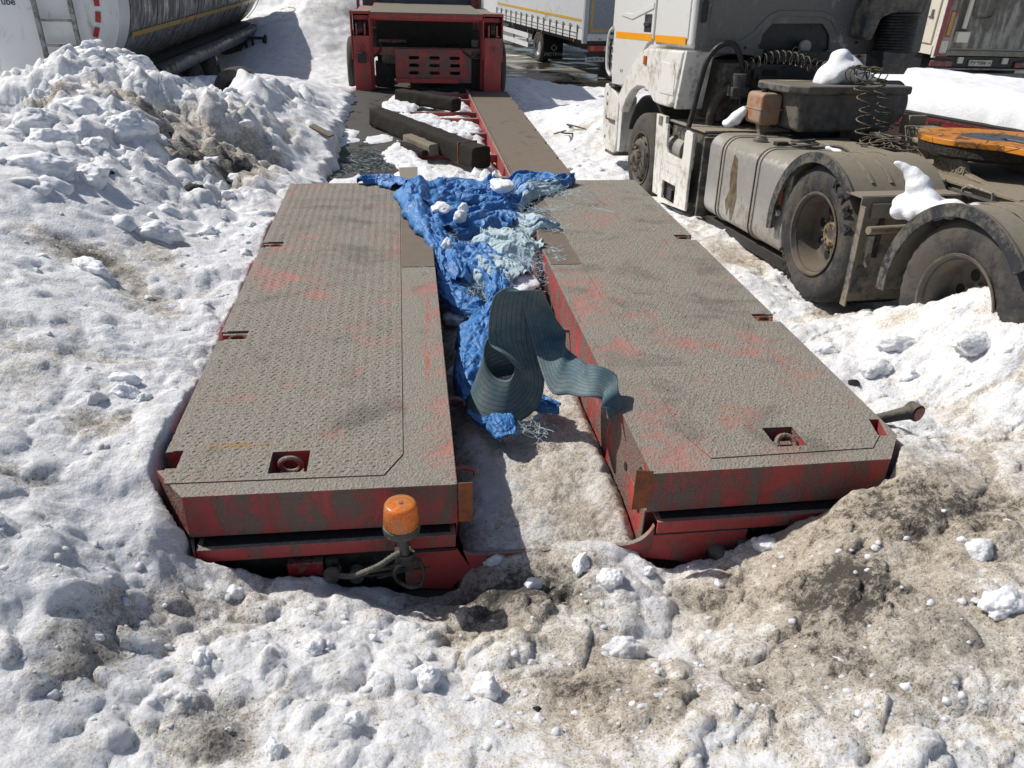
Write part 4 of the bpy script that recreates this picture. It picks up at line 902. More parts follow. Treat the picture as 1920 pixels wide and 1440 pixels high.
sm = tarp.modifiers.new('thick', 'SOLIDIFY'); sm.thickness = .0025
tag(tarp, 'torn blue tarpaulin bunched up in the slot between the rear decks', 'tarpaulin')
def strands(spots, seed, mat, name, r=.0009):
    rnd = random.Random(seed); m_ = MB()
    for (px, py, z, rad, n_, L, hgt) in spots:
        n_ = int(n_*.8); hgt *= .65
        c = at(px, py, z)
        for i in range(n_):
            a = rnd.uniform(0, 6.28); d = rad*math.sqrt(rnd.random()); p = Vector((c.x+d*math.cos(a), c.y+d*math.sin(a), 0))
            p.z = float(seat_z(p.x, p.y))+hgt*(1-d/rad*.8)*rnd.uniform(.5, 1.1)+.01; pts = [p.copy()]; di = rnd.uniform(0, 6.28)
            for s in range(6):
                di += rnd.uniform(-.9, .9); p = p+Vector((math.cos(di), math.sin(di), rnd.uniform(-.6, .5)))*L/6
                p.z = max(p.z, float(seat_z(p.x, p.y))+.004); pts.append(p.copy())
            m_.tube(pts, r, 3, cap=False)
    return m_.build(name, mat, tarp, smooth=0, fix=False)
strands([(975, 470, .93, .24, 700, .12, .17), (930, 490, .92, .18, 400, .13, .12), (985, 410, .95, .14, 160, .13, .09), (1010, 350, .95, .20, 160, .15, .08), (835, 425, .95, .09, 110, .10, .11), (860, 535, .80, .16, 240, .12, .07), (905, 565, .78, .10, 120, .12, .06), (840, 500, .84, .08, 60, .1, .06), (985, 385, .96, .10, 70, .16, .05), (945, 400, .96, .16, 120, .12, .10),
         (1035, 358, .92, .16, 30, .2, .01), (1020, 390, .92, .10, 24, .2, .01), (1075, 385, .91, .25, 8, .25, .004), (1040, 428, .92, .06, 30, .14, .01)], 1, M_FRAY, 'frayed_threads')
strands([(950, 805, .66, .07, 60, .08, .03), (985, 800, .62, .08, 50, .11, .01), (1000, 815, .6, .10, 26, .13, .005)], 2, M_FRAY, 'frayed_threads')
strands([(845, 335, .99, .16, 340, .10, .13), (968, 345, .99, .12, 100, .10, .08)], 3, M_NET, 'netting', .0022)
# snow caught in the folds
for i, (px, py, z, rx, ry, lb) in enumerate([(940, 343, 1.05, .10, .13, 'white snow lump on the upper right of the blue tarpaulin'), (828, 384, 1.0, .075, .10, 'snow lump on the left fold of the blue tarpaulin'), (862, 400, 1.0, .055, .06, 'small snow lump in the middle fold of the blue tarpaulin'),
        (858, 515, .79, .09, .10, 'snow filling the loop of blue tarpaulin in the slot'), (970, 520, .80, .13, .17, 'dirty snow beside the arched grey sling'), (868, 388, 1.0, .04, .03, 'tiny snow scrap on the blue tarpaulin'), (1003, 362, .93, .05, .06, 'snow bit by the frayed threads on the right deck'), (838, 456, .93, .04, .05, 'pinkish snow bit at the left rim of the tarpaulin')]):
    p = at(px, py, z); clod_obj('snow_lump', (p.x, p.y, z-.02), (rx, ry, .05), 60+i, lb, 'snow lump')
for i, (px, py, z, r_, lb) in enumerate([(850, 590, .68, .07, 'old snow lump against the left slot wall, farthest of that side'), (880, 620, .66, .05, 'small old snow lump beside the hanging blue cloth'), (860, 700, .62, .08, 'widest lump of old snow at the left slot wall, below the hanging blue cloth'), (870, 665, .63, .05, 'small snow lump just behind the widest one in the slot'), (1000, 560, .74, .09, 'snow lump behind the arch of the grey sling'), (1010, 590, .72, .06, 'smaller snow lump at the right slot wall behind the sling')]):
    p = at(px, py, z); clod_obj('snow_lump', (p.x, p.y, z-.02), (r_, r_*1.2, r_*.7), 80+i, lb, 'snow lump', None, M_LUMP)
nt = MB(); rnd = random.Random(77)
for i in range(150):
    p = Vector((rnd.gauss(-.45, .17), rnd.gauss(8.9, .55), .508)); pts = [p.copy()]; di = rnd.uniform(0, 6.28)
    for s_ in range(5):
        di += rnd.uniform(-.9, .9); p = p+Vector((math.cos(di)*.05, math.sin(di)*.06, 0)); p.x = min(max(p.x, -.80), 0); p.z = .503+rnd.random()*.02; pts.append(p.copy())
    nt.tube(pts, .0035, 4, cap=False)
tag(nt.build('net_scrap', fray_mat('dull teal twine', (.10, .16, .18, 1), (.05, .08, .09, 1)), smooth=0, fix=False), 'flattened scrap of dull teal netting on the wet left plate of the low bed', 'net')

# ------------------------------------------------------------------ grey striped webbing sling
def sling_mat():
    k = NT('webbing', .7, 0, .3); u = k.attr('across'); n = k.noise(220, 4, .6); n1 = k.noise(7, 7, .7)
    t = k.math('FRACT', k.math('MULTIPLY', u, 10.0)); ln = k.math('LESS_THAN', k.math('ABSOLUTE', k.math('SUBTRACT', t, .5)), .045)
    bc = k.mix(k.ramp(n1, .35, .68), (.070, .135, .170, 1), (.150, .195, .200, 1))
    bc = k.mix(k.ramp(n, .3, .7, 0, .35), bc, (.03, .05, .06, 1)); bc = k.mix(k.ramp(k.noise(13, 7, .7, .5), .54, .70, 0, .55), bc, (.26, .235, .19, 1)); bc = k.mix(k.math('MULTIPLY', ln, .85), bc, (.008, .012, .02, 1)); k.base(bc)
    k.bump(k.math('ADD', n, k.math('MULTIPLY', ln, -.6)), .001, .8); return k.m
def ribbon(ctrl, n=10, m=19):
    """ctrl: (x, y, z, wx, wy, wz) centre and half-width vector"""
    P = np.array(catmull(ctrl, n)); u = np.linspace(-1, 1, m); V = []; A = []
    for k, p in enumerate(P):
        for i, t in enumerate(u):
            q = p[:3]+p[3:]*t; d = .004*math.sin(k*.35+t*2)
            V.append(tuple(q+np.array([0, 0, d]))); A.append((t+1)/2)
    F = [(a*m+b, a*m+b+1, (a+1)*m+b+1, (a+1)*m+b) for a in range(len(P)-1) for b in range(m-1)]
    me = bpy.data.meshes.new('webbing_sling'); me.from_pydata(V, [], F); me.update()
    me.attributes.new('across', 'FLOAT', 'POINT').data.foreach_set('value', np.array(A, np.float32)); me.shade_smooth()
    return me
def S3(px, py, z, w3): p = at(px, py, z); return (p.x, p.y, p.z)+tuple(w3)
sl_ctrl = [
 S3(1146, 782, .90, (.02, .025, -.01)), S3(1150, 765, .925, (.045, .03, -.01)), S3(1143, 748, .96, (.050, .045, .01)), S3(1143, 726, .975, (.045, .075, .02)), S3(1122, 716, .985, (-.005, .09, .04)), S3(1100, 712, .985, (.01, .10, .03)), S3(1072, 700, .975, (.02, .11, .05)), S3(1046, 690, .985, (.05, .10, .06)),
 S3(1030, 632, 1.05, (.088, .045, .0)), S3(1012, 588, 1.16, (.085, .01, -.04)), S3(993, 553, 1.27, (.085, -.01, -.03)), S3(972, 548, 1.29, (.10, -.02, .01)),
 S3(964, 585, 1.17, (.115, .00, .005)), S3(964, 640, 1.02, (.12, .00, .005)), S3(982, 690, .92, (.10, -.02, -.07)), S3(985, 725, .82, (.05, -.03, -.11)), S3(950, 757, .76, (-.02, -.05, -.11)),
 S3(908, 748, .765, (-.05, -.04, -.10)), S3(893, 712, .82, (-.04, .02, -.12)), S3(915, 678, .90, (.01, .02, -.125)), S3(950, 665, .94, (.03, .01, -.12)), S3(980, 668, .93, (.03, -.01, -.10))]
sme = ribbon(sl_ctrl); sme.materials.append(sling_mat()); sling = bpy.data.objects.new('webbing_sling', sme); col.objects.link(sling)
s_ = sling.modifiers.new('thick', 'SOLIDIFY'); s_.thickness = .007; s_.offset = 0
tag(sling, 'wide grey blue webbing sling with dark stripes, looped upright in the slot', 'webbing sling')
# ------------------------------------------------------------------ white tractor unit (local frame: x away from us, y forward, z up from the rear hub)
K = empty('tractor_unit', (2.88, 5.03, .96), (R(-3.5), 0, R(3)), label='dirty white tractor unit standing in the snow beside the low loader, without a semitrailer', cat='lorry tractor')
M_CAB = dirty('white cab paint', 'cfcfcc', 'a39e93', .22, .3, 3, .35, dirt2='8a857a', amt2=.15, bump=.0008)
M_CABD = dirty('road soiled white plastic', 'dad8d2', 'b3ad9f', .46, .2, 3.2, .5, dirt2='8d867a', amt2=.14, streak=.2, bump=.001)
M_CREAR = dirty('grimy cab rear', 'b4b3b0', '7c7a75', .85, .2, 3.0, .6, dirt2='cfcecb', amt2=.22, streak=.2, bump=.001)
M_PLAS = dirty('grey dusty plastic', '38393b', '7d7666', .5, .75, 5, .6, dirt2='57524a', amt2=.3)
M_GUARD = dirty('dusty mudguard plastic', '3a3c40', '8b8272', .66, .95, 4, .65, dirt2='605a4e', amt2=.3, bump=.003)
M_PLASB = dirty('dusty grey box plastic', '3b3c3e', '6f6a60', .6, .5, 3, .6, dirt2='2c2b29', amt2=.35)
M_FLANGE = dirty('dark rubber edging', '2b2e33', '6c675d', .5, .45, 7, .6, dirt2='3d3c3a', amt2=.3)
M_DARKP = dirty('dark plastic', '232426', '55514a', .35, .45, 5, .55, dirt2='34312d', amt2=.2)
M_ALU = dirty('dirty aluminium tank', 'b4b2ad', '8f8a7e', .45, .35, 3, .40, metal=.55, dirt2='7e7666', amt2=.18, streak=.2, bump=.0006)
M_ALUP = dirty('dusty chequer aluminium', 'a8a59c', '9a9080', .6, .4, 6, .45, metal=.5, amt2=.3)
M_FRAME = dirty('mud covered chassis', '4b463e', '8f8471', .75, .5, 6, .8, dirt2='3f3a32', amt2=.35, bump=.004)
M_ORANGE = dirty('orange brown plastic tank', 'a0683f', 'a38c78', .62, .1, 6, .5, dirt2='6b3c20', amt2=.25, bump=.001)
M_YEL = dirty('yellow reflective tape', 'e39a18', 'b9974f', .2, .2, 8, .4, amt2=.05, bump=0.)
M_WIRE = dirty('pale wire', 'a9a498', '7b766b', .4, .3, 20, .5)
M_COIL = dirty('black coiled hose', '2a2824', '857a66', .45, .5, 18, .5)
def mirx(mb, cx=1.25): mb.v = [(2*cx-p[0], p[1], p[2]) for p in mb.v]; return mb

# chassis
MB().box(.80, .88, -2.6, 4.6, .12, .40).build('chassis_rail', M_FRAME, K, .004)
MB().box(1.62, 1.70, -2.6, 4.6, .12, .40).build('chassis_rail', M_FRAME, K, .004)
for y in (-2.5, -1.4, -.7, 0, 1.0, 2.2): MB().box(.883, 1.617, y-.06, y+.06, .18, .34).build('cross_member', M_FRAME, K)
for y in (0, -1.45): MB().cyl((.3, y, 0), (2.2, y, 0), .08, 16).add(*clod((1.25, y, .0), (.22, .22, .2), 3, 3, .05)).build('axle', M_FRAME, K)
# wheels
def rear_rim(depth=.17):
    return MB().lathe([(.0, .286), (-.006, .298), (-.012, .296), (-.010, .282), (.02, .268), (.05, .256), (.14, .248), (depth-.01, .242), (depth, .220), (depth, .10), (depth-.03, .095), (depth-.03, .0)], (0, 0, 0), 'x', 60)
def wheel(y, z, side, kind, dual=True):
    sgn = 1 if side == 'near' else -1; x0 = .01 if side == 'near' else 2.49
    M = Matrix.Translation((x0, y, z)) @ (Matrix.Identity(4) if sgn > 0 else Matrix.Rotation(math.pi, 4, 'Z'))
    w_ = tyre_mb(.492, .295, .282).xf(M).build('wheel', M_TYRE, K, smooth=30)
    if kind == 'rear':
        rear_rim().xf(M).build('rim', M_RIM, w_, smooth=30)
        for k in range(8):
            a = 2*math.pi*(k+.3)/8; MB().cyl((.168, .175*math.cos(a), .175*math.sin(a)), (.1695, .175*math.cos(a), .175*math.sin(a)), .034, 18).xf(M).build('hand_hole', M_NEARBLACK, w_)  # dark disc, the shade inside the hole put into its colour
        hb = MB().lathe([(.155, .0), (.14, .045), (.13, .07), (.135, .09), (.155, .095), (.17, .12)], (0, 0, 0), 'x', 32)
        for k in range(10):
            a = 2*math.pi*k/10; hb.cyl((.165, .118*math.cos(a), .118*math.sin(a)), (.140, .118*math.cos(a), .118*math.sin(a)), .012, 6)
        for k in range(6):
            a = 2*math.pi*k/6+.2; hb.cyl((.135, .065*math.cos(a), .065*math.sin(a)), (.122, .065*math.cos(a), .065*math.sin(a)), .009, 6)
        hb.xf(M).build('hub', dirty('rusty hub', '6a543f', '8d7d66', .6, .3, 14, .8, dirt2='4a3322', amt2=.4) if 'rusty hub' not in bpy.data.materials else bpy.data.materials['rusty hub'], w_)
    else:
        MB().lathe([(.0, .286), (-.006, .298), (-.012, .296), (-.008, .282), (.02, .268), (.05, .256), (.035, .240), (-.03, .205), (-.045, .165), (-.045, .12), (-.02, .105), (-.02, .0)], (0, 0, 0), 'x', 60).xf(M).build('rim', M_RIM, w_, smooth=30)
        for k in range(10):
            a = 2*math.pi*(k+.5)/10; MB().cyl((-.003, .222*math.cos(a), .222*math.sin(a)), (.0, .222*math.cos(a), .222*math.sin(a)), .022, 14).xf(M @ Matrix.Translation((-.006, 0, 0))).build('hand_hole', M_NEARBLACK, w_)  # flat dark discs again, coloured as shaded holes
        hb = MB().lathe([(-.02, .105), (-.07, .085), (-.085, .05), (-.11, .045), (-.115, 0)], (0, 0, 0), 'x', 28)
        for k in range(10):
            a = 2*math.pi*k/10; hb.cyl((-.03, .145*math.cos(a), .145*math.sin(a)), (-.085, .145*math.cos(a), .145*math.sin(a)), .015, 6)
        hb.xf(M).build('hub', M_RIM, w_)
    if dual:
        MB().lathe([(.33, .30), (.325, .40), (.33, .47), (.36, .51), (.58, .51), (.62, .47), (.63, .30)], (0, 0, 0), 'x', 48).xf(M).build('inner_tyre', M_TYRE, w_)
    return w_
w1 = wheel(0, 0, 'near', 'rear'); w2 = wheel(-1.47, -.03, 'near', 'rear'); w3 = wheel(3.75, -.08, 'near', 'front', False)
wheel(0, 0, 'far', 'rear'); wheel(-1.47, -.03, 'far', 'rear'); wheel(3.75, -.08, 'far', 'front', False)
# raised lettering on the sidewall, letter by letter round the tyre (front of wheel is to the left in view)
def sidewall(s, wheel_o, yc, zc, a0, da, size, rad, col_m):
    for i, ch in enumerate(s):
        if ch == ' ': continue
        a = R(a0+da*i); c = Vector((-.0035, yc-rad*math.sin(a)*1.0, zc+rad*math.cos(a)))
        tang = Vector((0, -math.cos(a), -math.sin(a))); out = Vector((0, -math.sin(a), math.cos(a)))
        text('tyre_letter', ch, size, col_m, wheel_o, frame(c, tang, out), .004, bold=.002)
M_TXT = plain('worn letter rubber', '121212', .8)
sidewall('KAMA', w1, 0, 0, 26, 15, .105, .425, M_TXT)
sidewall('R22.5', w1, 0, 0, 208, 8, .062, .42, M_TXT)
# white sticker on second tyre
MB().box(-.0155, -.0125, -.02, .02, -.035, .035).xf(Matrix.Translation((0, -1.45+.405*math.cos(R(205)), .05+.405*math.sin(R(205)))) @ Matrix.Rotation(R(0), 4, 'X')).build('tyre_sticker', plain('paper', 'e8e6e0', .8), w2) if False else None

# mudguards
def shell(yc, zc, r, a0, a1, x0, x1, th=.012, n=26):
    out = [(yc+r*math.cos(R(a0+(a1-a0)*i/n)), zc+r*math.sin(R(a0+(a1-a0)*i/n))) for i in range(n+1)]
    inn = [(yc+(r-th)*math.cos(R(a1+(a0-a1)*i/n)), zc+(r-th)*math.sin(R(a1+(a0-a1)*i/n))) for i in range(n+1)]
    return MB().prism(out+inn, 'x', x0, x1)
def guard(yc, zc, a0, a1, x0, x1, skirt=None, r=.575):
    r = r; s = x0-.005 if x0 < 1 else x1+.005
    g_ = shell(yc, zc, r, a0, a1, x0, x1); o = g_.build('mudguard', M_GUARD, K, .003)
    lipx = (x0-.02, x0-.001) if x0 < 1 else (x1+.001, x1+.02)
    shell(yc, zc, r+.012, a0, a1, lipx[0], lipx[1], .075).build('guard_flange', M_FLANGE, o, .004)
    for t in (.22, .42, .62): shell(yc, zc, r+.010, a0+8, a1-8, x0+(x1-x0)*(t+.0), x0+(x1-x0)*(t+.035), .012).build('guard_rib', M_GUARD, o, .003)
    if skirt:
        y1 = skirt; z1 = .385; MB().box(x0-.02, x1, y1, yc-.37, .368, .384).build('skirt_top', M_GUARD, o, .003)
        MB().box(x0-.02, x1, y1-.012, y1, -.32, z1-.005).build('guard_skirt', M_GUARD, o, .003)
        MB().box(x0-.02, x0-.008, y1-.06, y1+.0, -.34, z1-.06).build('skirt_edge', M_GUARD, o, .003)
        MB().box(x0+.05, x1-.02, y1-.035, y1-.013, z1-.14, z1-.045).build('skirt_rib', M_GUARD, o, .006)
    return o
g1 = guard(.02, -.02, -8, 138, -.015, .68, -.53); g2 = guard(-1.44, -.06, -6, 140, -.015, .68)
# front leading flap of each guard hangs lower at the outer edge
guard(.02, -.02, -8, 138, 1.82, 2.515, -.53); guard(-1.44, -.06, -6, 140, 1.82, 2.515)
# strap and latch on the rear panel
MB().box(.115, .150, -.555, -.544, -.02, .30).box(.10, .165, -.56, -.544, .16, .20).build('rubber_strap', M_DARKP, g1, .003)
MB().tube([(.06, -.56, .12), (.06, -.56, .03), (.055, -.57, -.04), (.075, -.57, -.07)], .010, 6).box(.045, .09, -.57, -.544, .02, .13).build('latch', M_WIRE, g1)
MB().cyl((-.045, -.68, .20), (.62, -.62, .20), .026, 14).build('guard_arm', M_FRAME, K); MB().cyl((.03, -.84, .12), (.60, -.82, .12), .028, 14).build('guard_arm', M_RUST, K)
MB().box(.0, .66, -1.0, -.50, -.1, .15).build('battery_shadow_box', M_BLACK, K, .02) if False else None

# fuel tank: rounded box with two straps
def rrect(y0, y1, z0, z1, r, n=6):
    pts = []
    for cy, cz, a in ((y1-r, z1-r, 0), (y0+r, z1-r, 90), (y0+r, z0+r, 180), (y1-r, z0+r, 270)):
        for i in range(n+1): b = R(a+90*i/n); pts.append((cy+r*math.cos(b), cz+r*math.sin(b)))
    return pts
def xz_round(x0, x1, z0, z1, r, n=7):
    return rrect(x0, x1, z0, z1, r, n)
tk = MB().prism(xz_round(.03, .70, -.30, .44, .13), 'y', .46, 1.97).build('fuel_tank', M_ALU, K, .035, seg=4)
for y in (1.66, 1.00): MB().prism(xz_round(.021, .709, -.309, .449, .137), 'y', y-.045, y-.01).build('tank_strap', M_ALUP, tk, .002); MB().prism(xz_round(.017, .713, -.313, .453, .14), 'y', y-.008, y+.010).build('strap_rubber', M_RUBBER, tk)
MB().lathe([(.44, .0), (.44, .062), (.462, .064), (.466, .052), (.476, .052), (.478, .042), (.49, .040), (.49, 0)], (.22, 1.38, 0), 'z', 30).build('filler_cap', plain('cast cap', '8f8b83', .45, .6), tk)
k = NT('oil stain', .35); k.base(k.mix(k.ramp(k.noise(14, 6, .7), .4, .6), lin('4a3d28'), lin('6e6249')))
st_poly = [(1.36, .30), (1.43, .33), (1.47, .18), (1.44, .02), (1.50, -.08), (1.44, -.20), (1.40, -.12), (1.36, -.24), (1.31, -.16), (1.29, -.02), (1.33, .12)]
MB().prism(st_poly, 'x', .0285, .0305).build('oil_stain', k.m, tk)
MB().tube(catmull([(.30, 1.0, .455), (.40, .95, .47), (.52, .98, .475), (.56, 1.08, .47), (.45, 1.12, .48), (.33, 1.06, .49), (.36, .97, .50), (.50, 1.02, .50), (.55, 1.1, .49)], 6), .011, 7).build('cable_bundle', M_CABLE, K)
MB().tube(catmull([(.28, 1.12, .455), (.36, 1.03, .465), (.46, .93, .46), (.60, .82, .48), (.66, .70, .44)], 6), .012, 7).build('loose_cable', M_CABLE, K)
MB().box(.20, .30, 1.05, 1.12, .452, .485).build('plug', M_DARKP, K, .004)
MB().box(-.012, .012, .50, .57, .10, .21).build('side_reflector', dirty('orange red reflector', '9a4a3a', '8b7f72', .4, .2, 20, .4), tk, .004)
MB().cyl((.02, .53, .03), (-.012, .53, .03), .024, 16).build('round_reflector', plain('grey reflector', 'b0aca4', .4), tk)
# toolbox with chequered lid
bx_ = MB().box(.06, .82, 2.10, 2.98, -.30, .405).build('tool_box', M_PLAS, K, .008)
MB().box(.035, .90, 2.12, 3.02, .415, .432).build('chequer_lid', M_ALUP, bx_, .002)
g_ = MB()
for i in range(16):
    for j in range(16):
        a = .7 if (i+j) % 2 else 2.3; cx = .07+i*.052; cy = 2.15+j*.054; L = .016
        ca, sa = math.cos(a), math.sin(a); vs = [(cx+u*ca-v*sa, cy+u*sa+v*ca, .4318+h) for u, v, h in ((L, 0, 0), (0, .006, 0), (-L, 0, 0), (0, -.006, 0), (0, 0, .0035))]
        g_.add(vs, [(0, 1, 4), (1, 2, 4), (2, 3, 4), (3, 0, 4)])
g_.build('chequer_pattern', M_ALUP, bx_)
patch_o = MB().prism([(.35, 2.4), (.55, 2.5), (.75, 2.45), (.85, 2.8), (.7, 2.95), (.6, 2.75), (.45, 2.65)], 'z', .4325, .4345).build('oil_stain', k.m, bx_)
MB().cyl((.16, 2.62, .16), (.16, 3.0, .16), .15, 24).build('air_cylinder', M_ALU, bx_)
# white side panel with steps
sp = MB().prism([(3.30, .46), (3.02, .46), (3.02, -.36), (3.22, -.36), (3.26, .10)], 'x', -.012, .03).build('side_panel', M_CABD, K, .008)
MB().box(-.02, -.012, 3.10, 3.20, .36, .45).build('panel_reflector', plain('dull reflector', '7c7468', .5), sp)
pan = [(2.97, .40), (2.86, .40), (2.85, .18), (2.80, .13), (2.42, .12), (2.40, .16), (2.40, .38), (2.36, .41), (2.22, .40), (2.20, .36), (2.20, -.34), (2.97, -.40)]
p_ = MB().prism(pan, 'x', -.045, -.015).build('battery_cover', M_CABD, K, .010, seg=3)
cut(p_, [MB().box(-.1, .05, 2.50, 2.86, -.34, -.16)])
MB().box(-.049, -.0455, 2.40, 2.90, .045, .055).box(-.049, -.0455, 2.42, 2.92, -.05, -.042).build('cover_ribs', M_CABD, p_)
MB().box(.0, .05, 2.45, 2.9, -.36, -.14).box(-.03, .0, 2.62, 2.72, -.32, -.22).build('latch_recess', M_DARKP, p_)
MB().box(.02, .8, 2.06, 2.095, -.36, .38).build('tool_box_back', M_PLAS, K, .004)
MB().box(.1, .75, .42, 2.1, -.42, -.34).build('tank_bracket', M_BLACK, K)

# cab
cabp = [(2.62, 1.12), (2.62, 2.9), (3.0, 3.0), (4.7, 2.9), (4.98, 2.6), (5.16, 1.9), (5.20, 1.0), (5.18, .70), (4.98, .70), (4.92, .60), (4.60, .62), (4.45, .72), (4.20, .85), (3.9, 1.0), (3.3, 1.12)]
cab_o = MB().prism(cabp, 'x', .01, 2.49).build('cab', M_CAB, K, .05, seg=4)
MB().prism([(2.70, 1.20), (3.60, 1.175), (3.60, 2.7), (2.70, 2.7)], 'x', -.002, .02).build('side_wall_panel', M_CAB, cab_o, .012, seg=3)
door = MB().prism([(3.635, 1.175), (3.80, 1.12), (4.15, .86), (4.40, .72), (4.55, .64), (4.97, .62), (5.02, .80), (5.03, 2.5), (4.7, 2.7), (3.635, 2.7)], 'x', -.012, .02).build('door', M_CAB, cab_o, .014, seg=3)
MB().prism([(3.66, 1.47), (4.35, 1.36), (4.75, 1.40), (4.60, 1.43), (4.30, 1.42), (3.66, 1.53)], 'x', -.022, -.008).build('door_crease', M_CAB, door, .006)
MB().box(-.018, .0, 3.70, 3.93, 1.24, 1.42).build('handle_recess', M_DARKP, door, .012)
MB().box(-.036, -.019, 3.72, 3.90, 1.30, 1.335).build('door_handle', M_BLACK, door, .006)
MB().box(-.0145, -.0125, 3.66, 4.93, 1.155, 1.225).build('reflective_stripe', M_YEL, door)
MB().box(-.0055, -.0025, 2.73, 3.585, 1.15, 1.22).build('reflective_stripe', M_YEL, cab_o)
text('model_lettering', '18.40', .05, plain('grey lettering', 'a0a0a0', .5), door, frame((-.0135, 4.62, .80), (0, -1, 0), (0, 0, 1)), .001)
MB().prism([(3.70, 1.75), (4.90, 1.75), (4.85, 2.55), (3.75, 2.6)], 'x', -.018, -.0125).build('side_window', plain('cab glass', '20262b', .08, 0, .8), door)
# wheel-arch moulding, soiled
arch_in = [(3.75+.66*math.cos(R(a)), .02+.66*math.sin(R(a))) for a in range(140, 28, -8)]
fen = [(2.66, 1.10), (3.70, 1.09), (3.95, 1.02), (4.20, .86), (4.42, .68), (4.60, .50)]+[(4.42, .34)]+[(4.28, .50), (4.12, .61), (3.92, .68), (3.70, .69), (3.50, .64), (3.36, .57), (3.22, .56), (2.93, .56), (2.80, .62)]
fo = MB().prism(fen, 'x', -.045, .06).build('wheel_arch', M_CABD, K, .022, seg=4)
MB().prism([(2.80, .68), (3.18, .68), (3.30, .86), (3.25, .98), (2.86, .97), (2.80, .9)], 'x', -.052, -.044).build('arch_panel', M_CABD, fo, .004)
MB().box(-.062, -.045, 3.66, 3.74, .92, 1.01).build('side_marker', dirty('amber side marker', 'b5501a', '8b7f72', .3, .1, 20, .3), fo, .008)
MB().prism([(2.60, 1.10), (2.655, 1.10), (2.80, .56), (2.74, .56)], 'x', -.03, .25).build('arch_rear_edge', M_CABD, fo, .008)
shell(3.75, -.06, .66, 20, 150, .05, .40, .02).build('wheel_housing', M_DARKP, K)
# step column and bumper corner ahead of the wheel
MB().prism([(4.62, .50), (4.98, .60), (5.20, .62), (5.26, .50), (5.18, -.10), (4.92, -.22), (4.66, -.17), (4.60, .0)], 'x', -.02, .22).build('step_column', M_CABD, K, .02, seg=3)
g_ = MB()
for z in (.44, .28, .02, .52): g_.cyl((-.0225, 5.10, z), (-.020, 5.10, z), .024, 14)
g_.build('step_hole', M_NEARBLACK, K) if False else None
for z in (.50, .38, .22, -.02): MB().cyl((-.0225, 5.08, z), (-.0195, 5.08, z), .022, 14).build('bolt_hole', M_NEARBLACK, K)
MB().box(-.03, .2, 4.64, 5.02, -.20, -.165).build('lower_step', M_PLAS, K, .006); MB().box(-.05, .2, 4.70, 4.98, .20, .225).build('middle_step', M_PLAS, K, .006); MB().box(-.04, .15, 4.78, 5.0, .60, .64).build('upper_step', M_PLAS, K, .006)
MB().prism([(4.50, .48), (4.62, .46), (4.60, -.14), (4.50, -.12)], 'x', -.005, .02).build('flap', M_CABD, K, .004)
cd_ = MB().tube(catmull([(-.01, 5.06, .72), (-.03, 5.14, .80), (-.03, 5.18, 1.0), (-.02, 5.16, 1.2), (0, 5.08, 1.27)], 5), .022, 8).build('air_deflector', M_CAB, K)
for z in (.84, .93, 1.02, 1.11, 1.18): MB().box(-.025, .1, 5.10, 5.15, z, z+.03).build('grille_slat', M_DARKP, cd_)
# cab rear wall
rw_ = MB().prism([(.03, 1.11), (.62, 1.07), (.69, 1.05), (.72, 1.26), (.80, 1.35), (1.33, 1.36), (1.42, 1.26), (1.45, 1.07), (1.52, 1.08), (2.45, 1.12), (2.47, 2.85), (.03, 2.85)], 'y', 2.585, 2.615).build('cab_rear_wall', M_CREAR, K, .012)
MB().prism([(.20, 1.20), (.48, 1.20), (.60, 1.27), (.75, 1.43), (.85, 1.47), (1.30, 1.47), (1.42, 1.43), (1.55, 1.30), (1.50, 1.27), (1.40, 1.39), (1.30, 1.42), (.86, 1.42), (.78, 1.38), (.64, 1.24), (.52, 1.165), (.20, 1.165)], 'y', 2.572, 2.584).build('pressed_ridge', M_CREAR, rw_, .005)
MB().box(.16, .172, 2.576, 2.584, 1.20, 1.60).box(.172, .55, 2.576, 2.584, 1.585, 1.60).build('pressed_ridge', M_CREAR, rw_)
v_ = MB().prism(rrect(.055, .125, 1.345, 1.545, .03, 4), 'y', 2.566, 2.583).build('rear_vent', M_DARKP, rw_, .004)
g_ = MB()
for i in range(11): g_.box(.065, .115, 2.562, 2.5655, 1.365+i*.016, 1.373+i*.016)
g_.build('vent_slats', M_BLACK, v_)
MB().box(.66, .74, 2.575, 2.583, 1.05, 1.13).box(1.42, 1.5, 2.575, 2.583, 1.05, 1.13).build('wall_bracket', M_CREAR, rw_, .004)
for x, z in ((.55, 1.14), (1.72, 1.20), (.70, 1.16)): MB().cyl((x, 2.584, z), (x, 2.575, z), .014, 12).build('bolt', M_BLACK, rw_)
MB().cyl((.86, 2.63, 1.34), (1.28, 2.63, 1.34), .012, 8).box(.74, 1.40, 2.90, 2.92, 1.05, 1.36).build('recess_back', M_PLAS, rw_)
MB().lathe([(2.50, 0), (2.50, .055), (2.52, .06), (2.55, .05), (2.55, 0)], (1.10, 0, 1.16), 'y', 28).build('round_cover', plain('pale plastic', '9b978d', .5), K) if False else None
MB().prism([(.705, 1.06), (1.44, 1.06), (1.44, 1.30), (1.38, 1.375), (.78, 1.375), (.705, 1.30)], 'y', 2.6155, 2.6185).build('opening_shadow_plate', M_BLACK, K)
cv = MB().lathe([(0, 0), (0, .055), (.02, .06), (.05, .05), (.05, 0)], (0, 0, 0), 'y', 28); cv.v = [(p[0]+1.14, p[1]+2.50, p[2]+1.16) for p in cv.v]; cv.build('round_cover', plain('pale plastic', '9b978d', .5), K)
